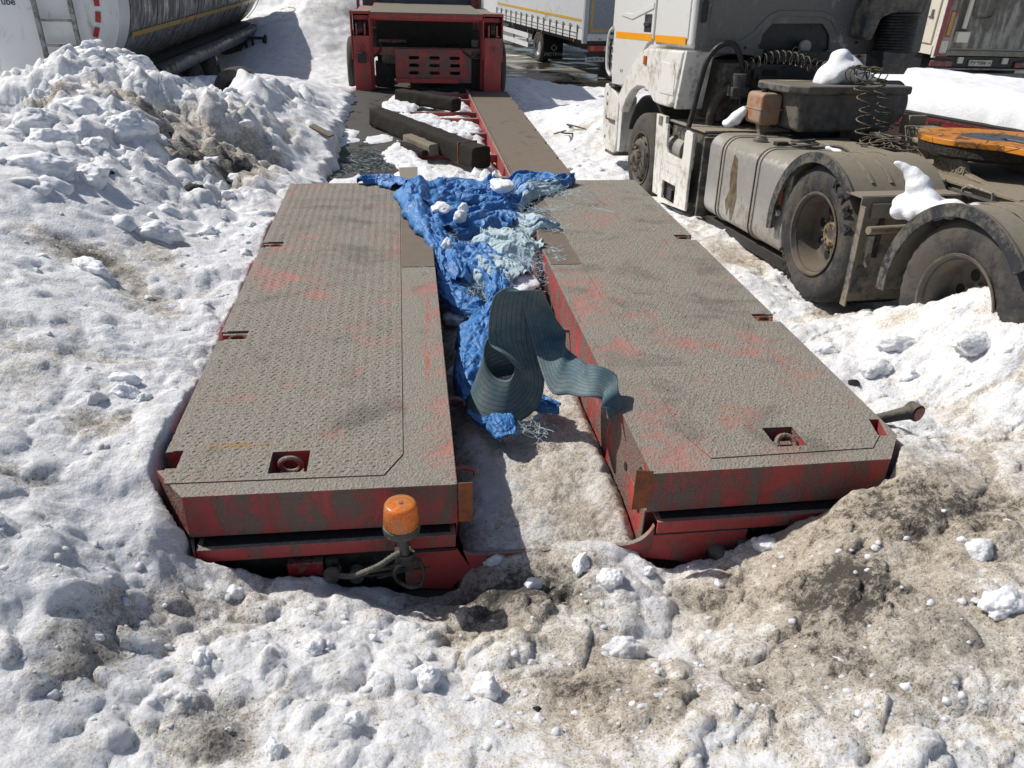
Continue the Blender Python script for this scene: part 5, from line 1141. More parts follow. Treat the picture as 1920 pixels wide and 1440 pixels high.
# under-cab machinery in the dark
MB().box(.35, .80, 2.55, 3.1, .45, 1.0).build('grey_tank', M_PLAS, K, .03)
MB().box(.85, 1.65, 2.4, 4.2, .2, 1.0).build('engine', M_BLACK, K, .05)
gb = MB().box(.60, 1.60, 2.42, 2.48, .86, 1.0).build('slotted_beam', M_DARKP, K, .004)
for i in range(4): MB().prism(rrect(.68+i*.22, .83+i*.22, .90, .955, .025, 4), 'y', 2.416, 2.4195).build('beam_slot', M_NEARBLACK, gb)
MB().cyl((.42, 2.35, .70), (.42, 2.35, .92), .07, 16).box(.34, .50, 2.28, 2.42, .72, .80).cyl((.42, 2.28, .72), (.43, 2.25, .45), .008, 6).build('filter_housing', M_CABLE, K, .004)
MB().cyl((.75, 2.4, 1.08), (.80, 2.4, 1.08), .05, 14).box(.72, 1.35, 2.40, 2.5, 1.02, 1.12).build('valve_block', M_BLACK, K, .006)
MB().tube(catmull([(.02, 1.98+.5, .42), (.06, 2.5, .60), (.10, 2.5, .85), (.14, 2.48, 1.04), (.24, 2.46, 1.16), (.36, 2.44, 1.17), (.44, 2.42, 1.05), (.50, 2.42, .85), (.52, 2.45, .6), (.54, 2.5, .45)], 6), .026, 12).build('intake_pipe', M_BLACK, K)
MB().tube(catmull([(.28, 2.55, .36), (.26, 2.52, .55), (.32, 2.50, .70), (.42, 2.50, .78)], 6), .05, 12).build('brown_hose', dirty('brown hose', '3a3028', '6a5f50', .4, .3, 12, .6), K)
MB().tube([(.58, 2.3, .8), (.78, 2.2, .45)], .018, 8).build('strut', M_BLACK, K)
rnd = random.Random(4)
for i in range(9):
    x = rnd.uniform(.5, 1.5); MB().tube(catmull([(x, 2.5, rnd.uniform(.9, 1.1)), (x+rnd.uniform(-.2, .2), 2.35, rnd.uniform(.6, .9)), (x+rnd.uniform(-.3, .3), 2.3, rnd.uniform(.5, .7)), (x+rnd.uniform(-.2, .2), 2.5, .4)], 5), rnd.choice([.008, .012, .016]), 6).build('hose', M_BLACK, K)
# air filter box with lid, drum and duct
ab = MB().prism([(.60, .50), (1.50, .50), (1.55, .84), (.55, .84)], 'y', 1.46, 2.10).build('air_filter_box', M_PLASB, K, .04, seg=3)
lid = MB().prism([(.46, 2.02), (.50, 2.12), (.62, 2.16), (1.60, 2.16), (1.62, 1.44), (.62, 1.40), (.48, 1.52)], 'z', .815, .885).build('box_lid', M_PLASB, ab, .02, seg=3)
MB().prism([(.62, 2.06), (1.02, 2.08), (1.02, 1.92), (.66, 1.86)], 'z', .886, .889).build('dirt_patch', M_FRAME, ab)
MB().lathe([(1.50, 0), (1.50, .19), (1.53, .205), (1.56, .19), (1.70, .19), (1.72, .17), (1.72, 0)], (0, 1.78, .72), 'x', 36).build('filter_drum', M_PLASB, ab)
MB().prism([(1.86, .93), (2.10, .93), (2.20, 1.13), (1.84, 1.13)], 'y', 2.28, 2.56).build('duct_funnel', M_PLAS, K)
bel = []
for i in range(13): z = 1.12+i*.026; bel += [(z, .168), (z+.008, .182), (z+.014, .182), (z+.021, .168)]
MB().lathe([(1.12, 0)]+bel+[(1.47, 0)], (2.02, 2.42, 0), 'z', 36).build('rubber_bellows', M_RUBBER, K)
MB().prism([(1.86, 1.46), (2.20, 1.46), (2.24, 1.60), (2.26, 2.8), (1.72, 2.8), (1.70, 1.75), (1.62, 1.52), (1.60, 1.25), (1.70, 1.22), (1.76, 1.42)], 'y', 2.30, 2.56).build('intake_duct', M_PLAS, K, .03, seg=3)
# orange reservoir
ot = MB().prism(rrect(.36, .56, .53, .80, .04, 5), 'y', 1.72, 2.02).build('coolant_reservoir', M_ORANGE, K, .025, seg=4)
MB().prism(rrect(.355, .565, .655, .668, .004, 2), 'y', 1.715, 2.025).build('reservoir_seam', M_ORANGE, ot)
MB().cyl((.44, 1.85, .80), (.44, 1.85, .835), .030, 16).build('reservoir_cap', M_BLACK, ot)
MB().box(.50, .60, 1.80, 1.98, .81, .86).tube([(.52, 1.8, .82), (.56, 1.76, .86), (.6, 1.8, .83)], .010, 6).build('bracket', M_BLACK, ot)
MB().prism([(.40, .53), (.52, .53), (.47, .44), (.43, .44)], 'y', 1.80, 1.86).build('reservoir_bracket', M_FRAME, ot)
# coiled air lines
def helix(a, b, r, turns, rr, n=16, ph=0, wob=.015, seed=0):
    a = Vector(a); b = Vector(b); pts = []; N = int(turns*n)
    for i in range(N+1):
        t = i/N; c = a.lerp(b, t); an = 2*math.pi*turns*t+ph; q = r*(1+.2*math.sin(t*9+seed))
        pts.append((c.x+q*math.cos(an)+wob*math.sin(t*14+seed), c.y+q*math.sin(an)*.9, c.z+.01*math.sin(an*.5+seed)))
    return pts
MB().tube(helix((1.03, 1.34, 1.00), (1.06, 1.12, .42), .060, 7, .006, seed=1), .0055, 6).build('coiled_hose', M_COIL, K)
MB().tube(helix((1.20, 1.36, .99), (1.27, 1.15, .44), .058, 10, .006, ph=1, seed=2), .0055, 6).build('coiled_hose', M_COIL, K)
MB().tube(helix((1.02, 1.45, 1.04), (1.22, 1.40, 1.02), .055, 7, .006, seed=3, wob=.03), .0055, 6).build('coiled_hose', M_COIL, K)
MB().tube([(p[0], p[2]-.0+1.40-1.0+.02, p[1]+.0) for p in helix((.95, .98, .98), (1.25, .98, 1.00), .07, 5, .006, seed=5)], .0055, 6).build('coiled_hose', M_COIL, K)
hz_ = []
for i in range(150): t = i/149; an = t*2*math.pi*11; c = Vector((.45, 2.38, .97)).lerp(Vector((.92, 1.98, 1.02)), t); hz_.append((c.x, c.y+.05*math.cos(an), c.z+.055*math.sin(an)+.08*math.sin(t*3.1)))
MB().tube(hz_, .0050, 6).build('coiled_hose', M_COIL, K)
hz_ = []
for i in range(130): t = i/129; an = t*2*math.pi*9; c = Vector((.98, 2.42, 1.12)).lerp(Vector((1.05, 1.7, 1.02)), t); hz_.append((c.x+.045*math.cos(an), c.y, c.z+.045*math.sin(an)-.05*math.sin(t*3.1)))
MB().tube(hz_, .0050, 6).build('coiled_hose', M_COIL, K)
rnd = random.Random(9); m_ = MB()
for i in range(7):
    cx, cy = 1.12+rnd.uniform(-.1, .14), 1.0+rnd.uniform(-.2, .1)
    m_.tube([(cx+.11*math.cos(a)*(1+.1*i), cy+.10*math.sin(a), .44+.012*i+.02*math.sin(2*a+i)) for a in np.linspace(0, 6.28, 22)], .0055, 6)
m_.build('fallen_hose_loops', M_COIL, K)
# deck gear between the rails
MB().box(.68, 1.0, .3, 1.3, .40, .46).build('frame_gusset', M_FRAME, K, .01); MB().box(.90, 1.6, .5, 1.9, .20, .26).build('rail_floor', M_BLACK, K)
MB().cyl((1.62, 1.35, .47), (.98, .16, .56), .022, 10).build('pole', M_FRAME, K)
MB().box(1.50, 1.78, .9, 1.3, .3, .58).box(1.55, 1.72, 1.3, 1.42, .5, .66).build('valve_box', M_FRAME, K, .01)
# fifth wheel
M_FWT = NT('greased turntable', .45); n_ = M_FWT.noise(4, 7, .7, 1.2); lp_r = M_FWT.n('Math')
cxy = M_FWT.sep(M_FWT.map(loc=(-1.27, .02, 0))); rr0 = M_FWT.math('SQRT', M_FWT.math('ADD', M_FWT.math('POWER', cxy[0], 2.), M_FWT.math('POWER', cxy[1], 2.)))
bc = M_FWT.mix(M_FWT.ramp(n_, .52, .60, 0, .9), lin('c27a1e'), lin('4a3218')); bc = M_FWT.mix(M_FWT.ramp(M_FWT.math('ADD', rr0, M_FWT.math('MULTIPLY', n_, .08)), .27, .25), bc, lin('4c4d52'))
vr = M_FWT.voro(7, feat='DISTANCE_TO_EDGE'); bc = M_FWT.mix(M_FWT.ramp(vr, .03, .015, 0, .85), bc, lin('2b2219')); M_FWT.base(bc); M_FWT.bump(n_, .004)
outl = [(1.27+.47*math.cos(R(a)), .02+.47*math.sin(R(a))) for a in range(-60, 241, 8)]+[(1.03, -.70), (1.20, -.52), (1.24, -.10), (1.30, -.10), (1.34, -.52), (1.51, -.70)]
fw = MB().prism(outl, 'z', .625, .665).build('fifth_wheel', M_FWT.m, K, .006)
fw2 = MB().lathe([(.53, .0), (.53, .38), (.56, .455), (.622, .462)], (1.27, .02, 0), 'z', 44); o_ = fw2.build('greasy_skirt', dirty('thick old grease', '241f19', '3d352b', .5, .2, 9, .5, dirt2='15120f', amt2=.6, bump=.02), fw)
for s_ in (-1, 1):
    br = MB().prism([(.34, .40), (.10, .46), (.02, .60), (-.12, .60), (-.24, .46), (-.62, .40)], 'x', 1.27+s_*.33-.03, 1.27+s_*.33+.03).build('mounting_bracket', M_FRAME, fw, .012, seg=3)
    if s_ < 0: text('cast_lettering', 'V.ORLANDI', .062, M_FRAME, br, frame((1.27-.363, -.08, .475), (0, -1, -.02), (0, 0, 1)), .004, bold=.002)
MB().box(.78, 1.74, -.9, .55, .402, .42).build('mounting_plate', M_FRAME, K, .003)
for (ya, yb) in ((-.02, -.26), (-.42, -.70)): MB().tube([(.79, ya, .33), (.76, ya-.02, .40), (.76, ya-.07, .43), (.76, yb, .42), (.79, yb, .30)], .009, 7).build('wire_guard', M_WIRE, K)
MB().tube([(.77, .8, .36), (.77, -2.4, .36)], .018, 8).build('frame_pipe', M_BLACK, K)
g_ = MB()
for i in range(24):
    y = -.3-i*.09; MB_ = g_.cyl((.80, y, .22+.08*(i % 2)), (.785, y, .22+.08*(i % 2)), .014, 6)
g_.build('rail_bolts', M_FRAME, K)
# inner side of the twin-axle: dark valves
MB().box(.90, 1.60, -1.2, -.3, .05, .17).build('suspension_block', M_BLACK, K, .02)

KM = Matrix.Translation((2.88, 5.03, .96)) @ Matrix.Rotation(R(3), 4, 'Z') @ Matrix.Rotation(R(-3.5), 4, 'X')
def kp(x, y, z): return tuple(KM @ Vector((x, y, z)))
def meta_snow(name, blobs, label, res=.018, seed=1, M=None):
    """several clods fused to one soft snow body"""
    m_ = MB()
    for i, (c, r) in enumerate(blobs): m_.add(*clod(c, r, seed+i, 3, .16))
    o = m_.build(name, M_CLEAN, smooth=180); c0 = Vector(blobs[0][0])
    o.data.transform(Matrix.Translation(-c0))
    o.matrix_world = (M or KM) @ Matrix.Translation(c0)
    a = o.modifiers.new('fuse', 'REMESH'); a.mode = 'VOXEL'; a.voxel_size = res; a.use_smooth_shade = True
    b = o.modifiers.new('soft', 'SMOOTH'); b.iterations = 16; b.factor = .5
    return tag(o, label, 'snow lump')
meta_snow('snow_lump', [((1.10, 1.75, 1.00), (.18, .22, .14)), ((.96, 1.72, .95), (.10, .16, .10)), ((1.26, 1.75, .95), (.13, .18, .09)), ((1.08, 1.78, 1.10), (.10, .12, .08)), ((.90, 1.74, .90), (.05, .12, .06)), ((1.36, 1.7, .91), (.06, .12, .05))], 'rounded cap of snow on the black air filter box', seed=21)
meta_snow('snow_lump', [((0.130, -0.880, 0.425), (0.098, 0.107, 0.082)), ((0.120, -0.920, 0.365), (0.115, 0.098, 0.066)), ((0.100, -1.000, 0.405), (0.107, 0.098, 0.074)), ((0.140, -1.140, 0.435), (0.098, 0.115, 0.061)), ((0.180, -1.320, 0.475), (0.082, 0.131, 0.033)), ((0.120, -0.820, 0.505), (0.082, 0.082, 0.066)), ((0.100, -0.780, 0.565), (0.057, 0.066, 0.049)), ((0.060, -0.740, 0.605), (0.041, 0.041, 0.029)), ((0.020, -0.720, 0.620), (0.037, 0.029, 0.018)), ((0.050, -0.790, 0.405), (0.057, 0.049, 0.045)), ((0.020, -0.840, 0.355), (0.066, 0.057, 0.049)), ((0.200, -0.920, 0.385), (0.115, 0.098, 0.082))], 'bent finger of snow standing up from the rear mudguard', seed=31, res=.011)
meta_snow('snow_lump', [((.30, 2.05, .56), (.06, .09, .07)), ((.24, 2.08, .51), (.06, .1, .05)), ((.34, 2.02, .62), (.045, .07, .06))], 'small snow clump left of the orange reservoir', seed=41)
meta_snow('snow_lump', [((.52, .70, .47), (.035, .07, .018)), ((.50, .78, .475), (.03, .05, .02))], 'tiny scrap of snow on top of the fuel tank by the mudguard', seed=51, res=.01)
# ------------------------------------------------------------------ tanker on the left
TN = empty('tank_trailer', (-4.82, 11.8, 0), (0, 0, R(-1.3)), label='silver tanker trailer with a white end cap and ladder, buried behind the heap of snow', cat='tanker')
M_TANK = dirty('streaked tank cladding', '9a9c9f', '5e5d5b', .62, .2, 1.6, .32, metal=.55, dirt2='3d3d3d', amt2=.3, streak=.6, bump=.0008)
M_TWH = dirty('white tank end', 'c9cbcc', 'a8a69f', .3, .2, 1.5, .4, dirt2='8e8b84', amt2=.3, streak=.5, bump=.0008)
M_STEEL = dirty('dull steel tube', '6d6e70', '4a4845', .4, .3, 6, .45, metal=.4)
TR, TZ, TLEN = 1.13, 1.98, 10.4
lens_ = [(0.55+.0, TR)]+[(t, TR) for t in np.linspace(.6, TLEN, 12)]+[(TLEN+.12, TR*.97), (TLEN+.25, TR*.86), (TLEN+.33, TR*.6), (TLEN+.36, 0)]
MB().lathe(lens_, (0, 0, TZ), 'y', 96).build('tank_barrel', M_TANK, TN)
MB().lathe([(-.10, 0), (-.10, .35), (-.07, .70), (-.02, .95), (.05, 1.06), (.10, 1.10), (.12, TR+.004), (.56, TR+.004), (.56, TR-.02)], (0, 0, TZ), 'y', 96).build('end_cap', M_TWH, TN)
for i in range(9):
    y = .58+i*1.27; MB().lathe([(y, TR), (y, TR+.014), (y+.03, TR+.014), (y+.03, TR)], (0, 0, TZ), 'y', 96).build('barrel_band', M_STEEL, TN); MB().lathe([(y+.035, TR), (y+.035, TR+.006), (y+.05, TR+.006), (y+.05, TR)], (0, 0, TZ), 'y', 96).build('band_gasket', M_BLACK, TN)
def on_barrel(a0, a1, y0, y1, r, nm, mat, n=6):
    P = [[(r*math.cos(R(a)), y, TZ+r*math.sin(R(a))) for a in np.linspace(a0, a1, n)] for y in np.linspace(y0, y1, 2)]
    return MB().grid(P).build(nm, mat, TN, fix=False)
on_barrel(-26, -22, .68, TLEN, TR+.0175, 'yellow_stripe', dirty('faded yellow tape', 'a98a3c', '6e675a', .35, .2, 3, .5))
for a0 in (8, -4, -16, -28):
    P = [[(r*math.cos(R(a)), -.065-.12*(r-.93)*-1*0-.0, TZ+r*math.sin(R(a))) for a in np.linspace(a0, a0+8, 5)] for r in (.90, .955)]
    MB().grid([[(p[0], p[1]+(.035 if i else .0)-.004, p[2]) for p in row] for i, row in enumerate(P)]).build('red_marker', plain('red reflective tape', 'a01420', .4), TN, fix=False)
# ladder
ld = MB()
for x in (.22, .66): ld.box(x-.025, x+.025, -.24, -.19, .55, 3.0)
ld.build('ladder_rail', dirty('grey ladder steel', '8a8b8c', '6b675f', .5, .2, 12, .5), TN)
for z in (.85, 1.15, 1.45, 1.75, 2.05, 2.35): MB().box(.246, .634, -.23, -.20, z-.015, z+.015).build('ladder_rung', bpy.data.materials['grey ladder steel'], TN)
# warning roundel and sticker
rd = MB().lathe([(-.125, .0), (-.125, .20), (-.115, .20)], (-.62, 0, 1.62), 'y', 40).build('speed_sign', plain('white sticker', 'd8d8d4', .5), TN)
MB().lathe([(-.129, .165), (-.129, .20), (-.1255, .20)], (-.62, 0, 1.62), 'y', 40).build('red_ring', plain('sign red', 'a3202a', .5), rd)
text('sign_number', '50', .26, plain('sign black', '2a2a2c', .5), rd, frame((-.62, -.1275, 1.62), (1, 0, 0), (0, 0, 1)), .001, bold=.004)
stk = MB().lathe([(-.112, 0), (-.112, .062), (-.108, .062)], (-.36, 0, 1.945), 'y', 24).build('round_sticker', plain('dark sticker', '4a4f55', .5), TN)
text('sticker_letters', 'ou', .085, plain('white sticker print', 'cfd2d4', .5), stk, frame((-.36, -.1145, 1.945), (1, 0, 0), (0, 0, 1)), .001)
text('sticker_letters', 'Tube', .115, plain('slate print', '39414a', .5), stk, frame((-.17, -.104, 1.945), (1, 0, 0), (0, 0, 1)), .001, bold=.002)
# running gear
MB().cyl((1.0, 1.6, .88), (1.06, 9.4, .88), .125, 22).build('hose_tube', M_STEEL, TN)
MB().cyl((1.0, 1.58, .88), (1.0, 1.55, .88), .135, 22).cyl((1.06, 9.42, .88), (1.06, 9.5, .88), .135, 22).build('tube_cap', M_BLACK, TN)
MB().box(-.5, -.4, .3, 10.5, .7, .98).box(.4, .5, .3, 10.5, .7, .98).build('chassis', M_BLACK, TN)
MB().box(-.9, .9, .9, 10.6, .86, 1.0).build('saddle', M_BLACK, TN)
for y in (2.6, 3.9, 5.2):
    for x in (.72, -1.05):
        w_ = tyre_mb(.52, .32).xf(Matrix.Translation((x, y, .28)) @ (Matrix.Rotation(math.pi, 4, 'Z') @ Matrix.Translation((-.32, 0, 0)) if x > 0 else Matrix.Identity(4))).build('wheel', M_TYRE, TN)
        MB().lathe([(0, .29), (.04, .2), (.0, .1), (.0, 0)] if x < 0 else [(0, .29), (-.04, .2), (0, .1), (0, 0)], (x if x < 0 else x+.32, y, .28), 'x', 24).build('rim', M_RIM, w_)
fr = MB().box(1.0, 1.55, 8.1, 8.16, .80, .86).build('underrun_bar', M_BLACK, TN)
for x in (1.10, 1.25, 1.50): MB().box(x-.02, x+.03, 8.1, 8.16, .30, .80).build('underrun_post', M_BLACK, fr)
MB().box(1.53, 1.57, 8.05, 8.22, .66, .90).build('underrun_end', M_BLACK, fr)
MB().box(.55, 1.0, 8.0, 8.6, .45, .85).build('valve_cabinet', M_BLACK, TN)
# spare tyre poking out of the heap
p = at(440, 150, 1.08); ty = tyre_mb(.36, .2, .22).xf(Matrix.Rotation(R(60), 4, 'Z')).build('half_buried_tyre', M_TYRE); ty.location = (p.x-.05, p.y+.1, p.z-.22)
tag(ty, 'tyre half buried in the snow heap below the silver tanker', 'tyre')
MB().lathe([(.0, .22), (.10, .20), (.12, 0)], (0, 0, 0), 'x', 30).xf(Matrix.Rotation(R(60), 4, 'Z')).build('rim', M_NEARBLACK, ty)

# ------------------------------------------------------------------ curtain-side lorry
BT = empty('curtain_side_lorry', (4.49, 20.4, 0), (0, 0, R(10.7)), label='white curtain-side lorry with a yellow stripe and black mud flap in the wet yard', cat='lorry')
# local: x to the right across the tail, y forward along the body
M_CURT = dirty('pale grey curtain', 'c3c6c8', 'a9aaa8', .3, .2, 1.2, .5, dirt2='98989a', amt2=.15, bump=.0005)
M_BW = dirty('white frame paint', 'd6d7d7', 'a3a19b', .3, .2, 3, .4, amt2=.1)
M_YL = plain('yellow tape', 'cda43c', .5)
MB().box(.02, 2.48, .06, 7.4, 1.12, 3.3).build('curtain', M_CURT, BT, .01)
MB().box(.0, 2.5, .02, 7.45, .86, 1.115).build('side_board', M_BW, BT, .01)
MB().box(-.012, .10, -.01, .10, .80, 3.35).build('corner_post', dirty('grey corner post', 'a9acb0', '8a8a88', .3, .1, 4, .4), BT, .006)
MB().box(.11, 2.40, .0, .05, 1.02, 3.3).build('rear_door', plain('grey blue door', '8b939c', .5), BT, .004)
for a in ((.16, .21, 1.12, 3.2), (.16, 2.38, 1.07, 1.12)): MB().box(a[0], a[1], -.006, -.001, a[2], a[3]).build('yellow_tape', M_YL, BT)
MB().box(.10, 2.45, -.01, .04, .93, .99).build('door_sill', M_BW, BT)
MB().box(.013, .0185, .25, 7.3, 1.28, 1.34).build('yellow_stripe', M_YL, BT)
for i in range(15):
    y = .42+i*.49
    b = MB().box(-.022, -.001, y-.03, y+.03, 1.06, 1.20).build('buckle', M_STEEL, BT, .004); MB().box(-.018, -.002, y-.012, y+.012, .85, 1.06).build('strap', M_BLACK, b)
MB().tube([(-.012, .4, 1.02), (-.012, 7.2, 1.02)], .006, 5).tube([(-.012, .5, .93), (-.012, 7.2, .95)], .005, 5).build('tensioner_wire', M_WIRE, BT)
for y in (.62, 3.0, 5.6): MB().cyl((-.006, y, .82), (-.02, y, .82), .028, 12).build('orange_marker', plain('orange lamp', 'd8602a', .4), BT)
MB().box(.55, .65, .2, 8.6, .55, .80).box(1.85, 1.95, .2, 8.6, .55, .80).build('chassis', M_BLACK, BT)
MB().box(.06, 2.44, .10, 7.3, .78, .855).build('underfloor', M_BLACK, BT)
def simple_wheel(parent, x, y, z, R0, side=1, wd=.26, mat=M_TYRE, rim=None):
    w_ = tyre_mb(R0, wd, R0*.58, 48, False).xf(Matrix.Translation((x, y, z)) @ (Matrix.Identity(4) if side > 0 else Matrix.Rotation(math.pi, 4, 'Z'))).build('wheel', mat, parent)
    MB().lathe([(0, R0*.58), (-.004, R0*.61), (.02, R0*.56), (.07, R0*.5), (.075, R0*.3), (.05, R0*.27), (.05, 0)], (0, 0, 0), 'x', 36).xf(Matrix.Translation((x, y, z)) @ (Matrix.Identity(4) if side > 0 else Matrix.Rotation(math.pi, 4, 'Z'))).build('rim', rim or M_RIM, w_)
    return w_
SILV = plain('silver rim', 'b9bbbd', .35, .5)
for y in (3.46, 8.9):
    simple_wheel(BT, .06, y, .40, .42, 1, rim=SILV); simple_wheel(BT, 2.44, y, .40, .42, -1, rim=SILV)
shell(3.46, .40, .52, 15, 165, .04, .40, .015).build('wheel_guard', M_DARKP, BT)
fl = MB().box(.02, .62, 2.88, 2.90, .12, .78).build('mud_flap', plain('black flap', '0d0e10', .6), BT)
text('flap_lettering', 'РУСТРАК', .125, plain('white print', 'c9ccd0', .5), fl, frame((.34, 2.876, .24), (1, 0, 0), (0, 0, 1)), .002, bold=.002)
dm = MB()
for k_ in range(4):
    a = (math.cos(k_*math.pi/2)*.085, math.sin(k_*math.pi/2)*.085); b = (math.cos((k_+1)*math.pi/2)*.085, math.sin((k_+1)*math.pi/2)*.085)
    dm.beam((.34+a[0], 2.872, .42+a[1]), (.34+b[0], 2.872, .42+b[1]), .022, .004, (0, 1, 0))
dm.build('diamond_logo', bpy.data.materials['white print'], fl)
for z in (.30, .55): MB().box(.02, .06, 4.2, 7.2, z, z+.13).build('side_guard_rail', M_BW, BT, .004)
for y in (4.4, 5.7): MB().box(.07, .10, y, y+.05, .25, .80).build('guard_post', M_STEEL, BT)
lmp = MB().box(.14, .62, -.03, .05, .62, .76).build('tail_lamp', plain('red tail lamp', 'b01a20', .3), BT, .01)
MB().box(.20, .29, -.034, -.031, .635, .745).build('amber_segment', plain('amber lamp', 'd9601c', .3), lmp); MB().box(.57, .615, -.034, -.031, .635, .745).build('white_segment', plain('white lamp', 'd5d5d5', .3), lmp)
MB().box(.05, 2.4, .0, .08, .56, .61).build('rear_bar', M_BLACK, BT); text('bar_lettering', 'РУСТРАК', .07, plain('dull print', '8a3a3a', .6), BT, frame((.72, -.003, .585), (1, 0, 0), (0, 0, 1)), .001)
pl_ = MB().box(.08, .60, -.02, -.01, .38, .49).build('number_plate', plain('plate white', 'c8cac8', .5), BT, .003)
text('plate_number', 'А 480 РХ  18', .075, plain('plate black', '101010', .5), pl_, frame((.34, -.022, .435), (1, 0, 0), (0, 0, 1)), .001, bold=.001)
MB().box(.12, .5, .0, .05, .50, .56).build('plate_holder', M_BLACK, BT)
MB().cyl((1.0, .8, .45), (1.25, .8, .45), .40, 28).build('spare_wheel', M_RUBBER, BT)
MB().box(.2, 2.3, 7.7, 9.6, .6, 2.9).build('cab', M_BW, BT, .08)

# ------------------------------------------------------------------ semitrailer with panelled side, right background
SM = empty('box_semitrailer', (11.05, 16.15, 0), (0, 0, 0), label='grimy box semitrailer showing its rear door and number plate, behind the snowy flatbed', cat='semitrailer')
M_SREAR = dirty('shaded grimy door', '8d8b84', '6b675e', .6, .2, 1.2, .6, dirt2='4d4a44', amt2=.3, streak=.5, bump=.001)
M_SSIDE = dirty('pale corrugated side', 'c9c2b2', 'a79f8d', .35, .2, 2, .55, dirt2='857c6b', amt2=.2, streak=.4, bump=.001)
MB().box(.03, 2.5, .05, 13, 1.18, 3.9).build('box_body', M_SSIDE, SM, .01)
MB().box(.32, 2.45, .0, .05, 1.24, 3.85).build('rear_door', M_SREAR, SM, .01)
MB().box(.26, 2.5, -.05, .06, 1.10, 1.20).build('rear_sill', dirty('sill steel', '6a655c', '8d8574', .5, .3, 5, .6), SM, .01)
MB().box(.0, .30, -.03, .02, 1.08, 3.9).build('corner_frame', dirty('faded red frame', '8a3a3a', '7b5f58', .35, .2, 4, .5), SM, .006)
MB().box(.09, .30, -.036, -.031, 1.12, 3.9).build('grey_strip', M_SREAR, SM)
MB().box(.12, .24, -.041, -.0365, 1.45, 1.95).build('marking_border', plain('red border', '9a2a26', .5), SM); MB().box(.14, .22, -.046, -.0415, 1.48, 1.92).build('orange_marking', plain('dull orange marking', 'b08a4a', .5), SM)
MB().box(.08, .24, -.043, -.037, 1.15, 1.38).build('data_plate', plain('pale data plate', 'c6c2b6', .5), SM)
MB().box(-.012, .045, -.02, .05, 1.05, 3.9).build('white_edge', plain('white edge', 'd2cfc6', .5), SM)
# side doors in panels
for i in range(7):
    y = .20+i*.60
    f = MB().box(-.008, .029, y, y+.52, 1.30, 3.8).build('side_panel', M_SSIDE, SM, .012)
    for z in (1.78, 2.4): MB().box(-.030, -.009, y+.10, y+.26, z, z+.03).box(-.028, -.009, y+.14, y+.2, z+.03, z+.16).build('panel_latch', M_STEEL, f)
    MB().box(-.004, .028, y+.53, y+.575, 1.22, 3.8).build('panel_gap', M_BLACK, SM)
MB().box(-.006, .1, .1, 9, 1.10, 1.27).build('side_rail', M_SSIDE, SM)
MB().cyl((.46, -.09, 1.62), (.50, -.09, 3.8), .045, 12).box(.36, .62, -.11, .0, 1.36, 1.56).build('locking_bar', M_SSIDE, SM)
MB().tube(catmull([(.62, -.03, 2.3), (.64, -.03, 1.92), (.74, -.03, 1.82), (.98, -.03, 1.82), (1.08, -.03, 1.92), (1.10, -.03, 2.3)], 5), .012, 6).tube([(.86, -.04, 1.80), (.84, -.05, 1.66), (.92, -.05, 1.50)], .015, 6).build('door_loop', M_SREAR, SM)
MB().box(.10, 2.5, .02, .12, .86, 1.08).build('lamp_board', M_BLACK, SM, .01)
for x in (-.04, 1.92): MB().box(x, x+.52, -.04, .02, .87, 1.00).build('tail_lamp', dirty('dusty red lamp', '6a2a28', '8b8070', .45, .2, 12, .4), SM, .03)
for x in (.58, 1.62): MB().box(x, x+.12, -.03, .018, .95, 1.07).build('white_reflector', plain('white reflector', 'c0bdb2', .5), SM)
pl_ = MB().box(.86, 1.38, -.02, .018, .90, 1.02).build('number_plate', plain('dirty plate', 'b5b3a8', .5), SM, .003)
text('plate_number', 'ВУ 9584', .10, plain('plate ink', '1a1a1a', .5), pl_, frame((1.06, -.0235, .958), (1, 0, 0), (0, 0, 1)), .001, bold=.001); text('plate_region', '16', .07, bpy.data.materials['plate ink'], pl_, frame((1.32, -.0235, .965), (1, 0, 0), (0, 0, 1)), .001)
MB().box(-.05, 2.5, -.06, .04, .83, .86).build('bumper_shelf', M_STEEL, SM); MB().box(-.10, 2.6, -.10, .0, .66, .77).build('bumper', dirty('grey bumper', '6e6a62', '8f8878', .4, .3, 4, .6), SM, .01)
MB().box(.6, .8, .2, 12, .7, 1.1).box(1.7, 1.9, .2, 12, .7, 1.1).build('chassis', M_BLACK, SM)
for y in (1.6, 2.9, 4.2): simple_wheel(SM, .05, y, .50, .52, 1, .35); simple_wheel(SM, 2.45, y, .50, .52, -1, .35)
MB().box(.1, 2.4, .5, 7.5, .35, 1.15).build('undertray', M_BLACK, SM)

# ------------------------------------------------------------------ red flatbed with a blanket of snow
a_ = math.atan2(.44, .9)
FB = empty('flatbed_trailer', (6.02, 11.75, 0), (0, 0, a_), label='dark red flatbed trailer under a thick blanket of snow behind the tractor unit', cat='trailer')
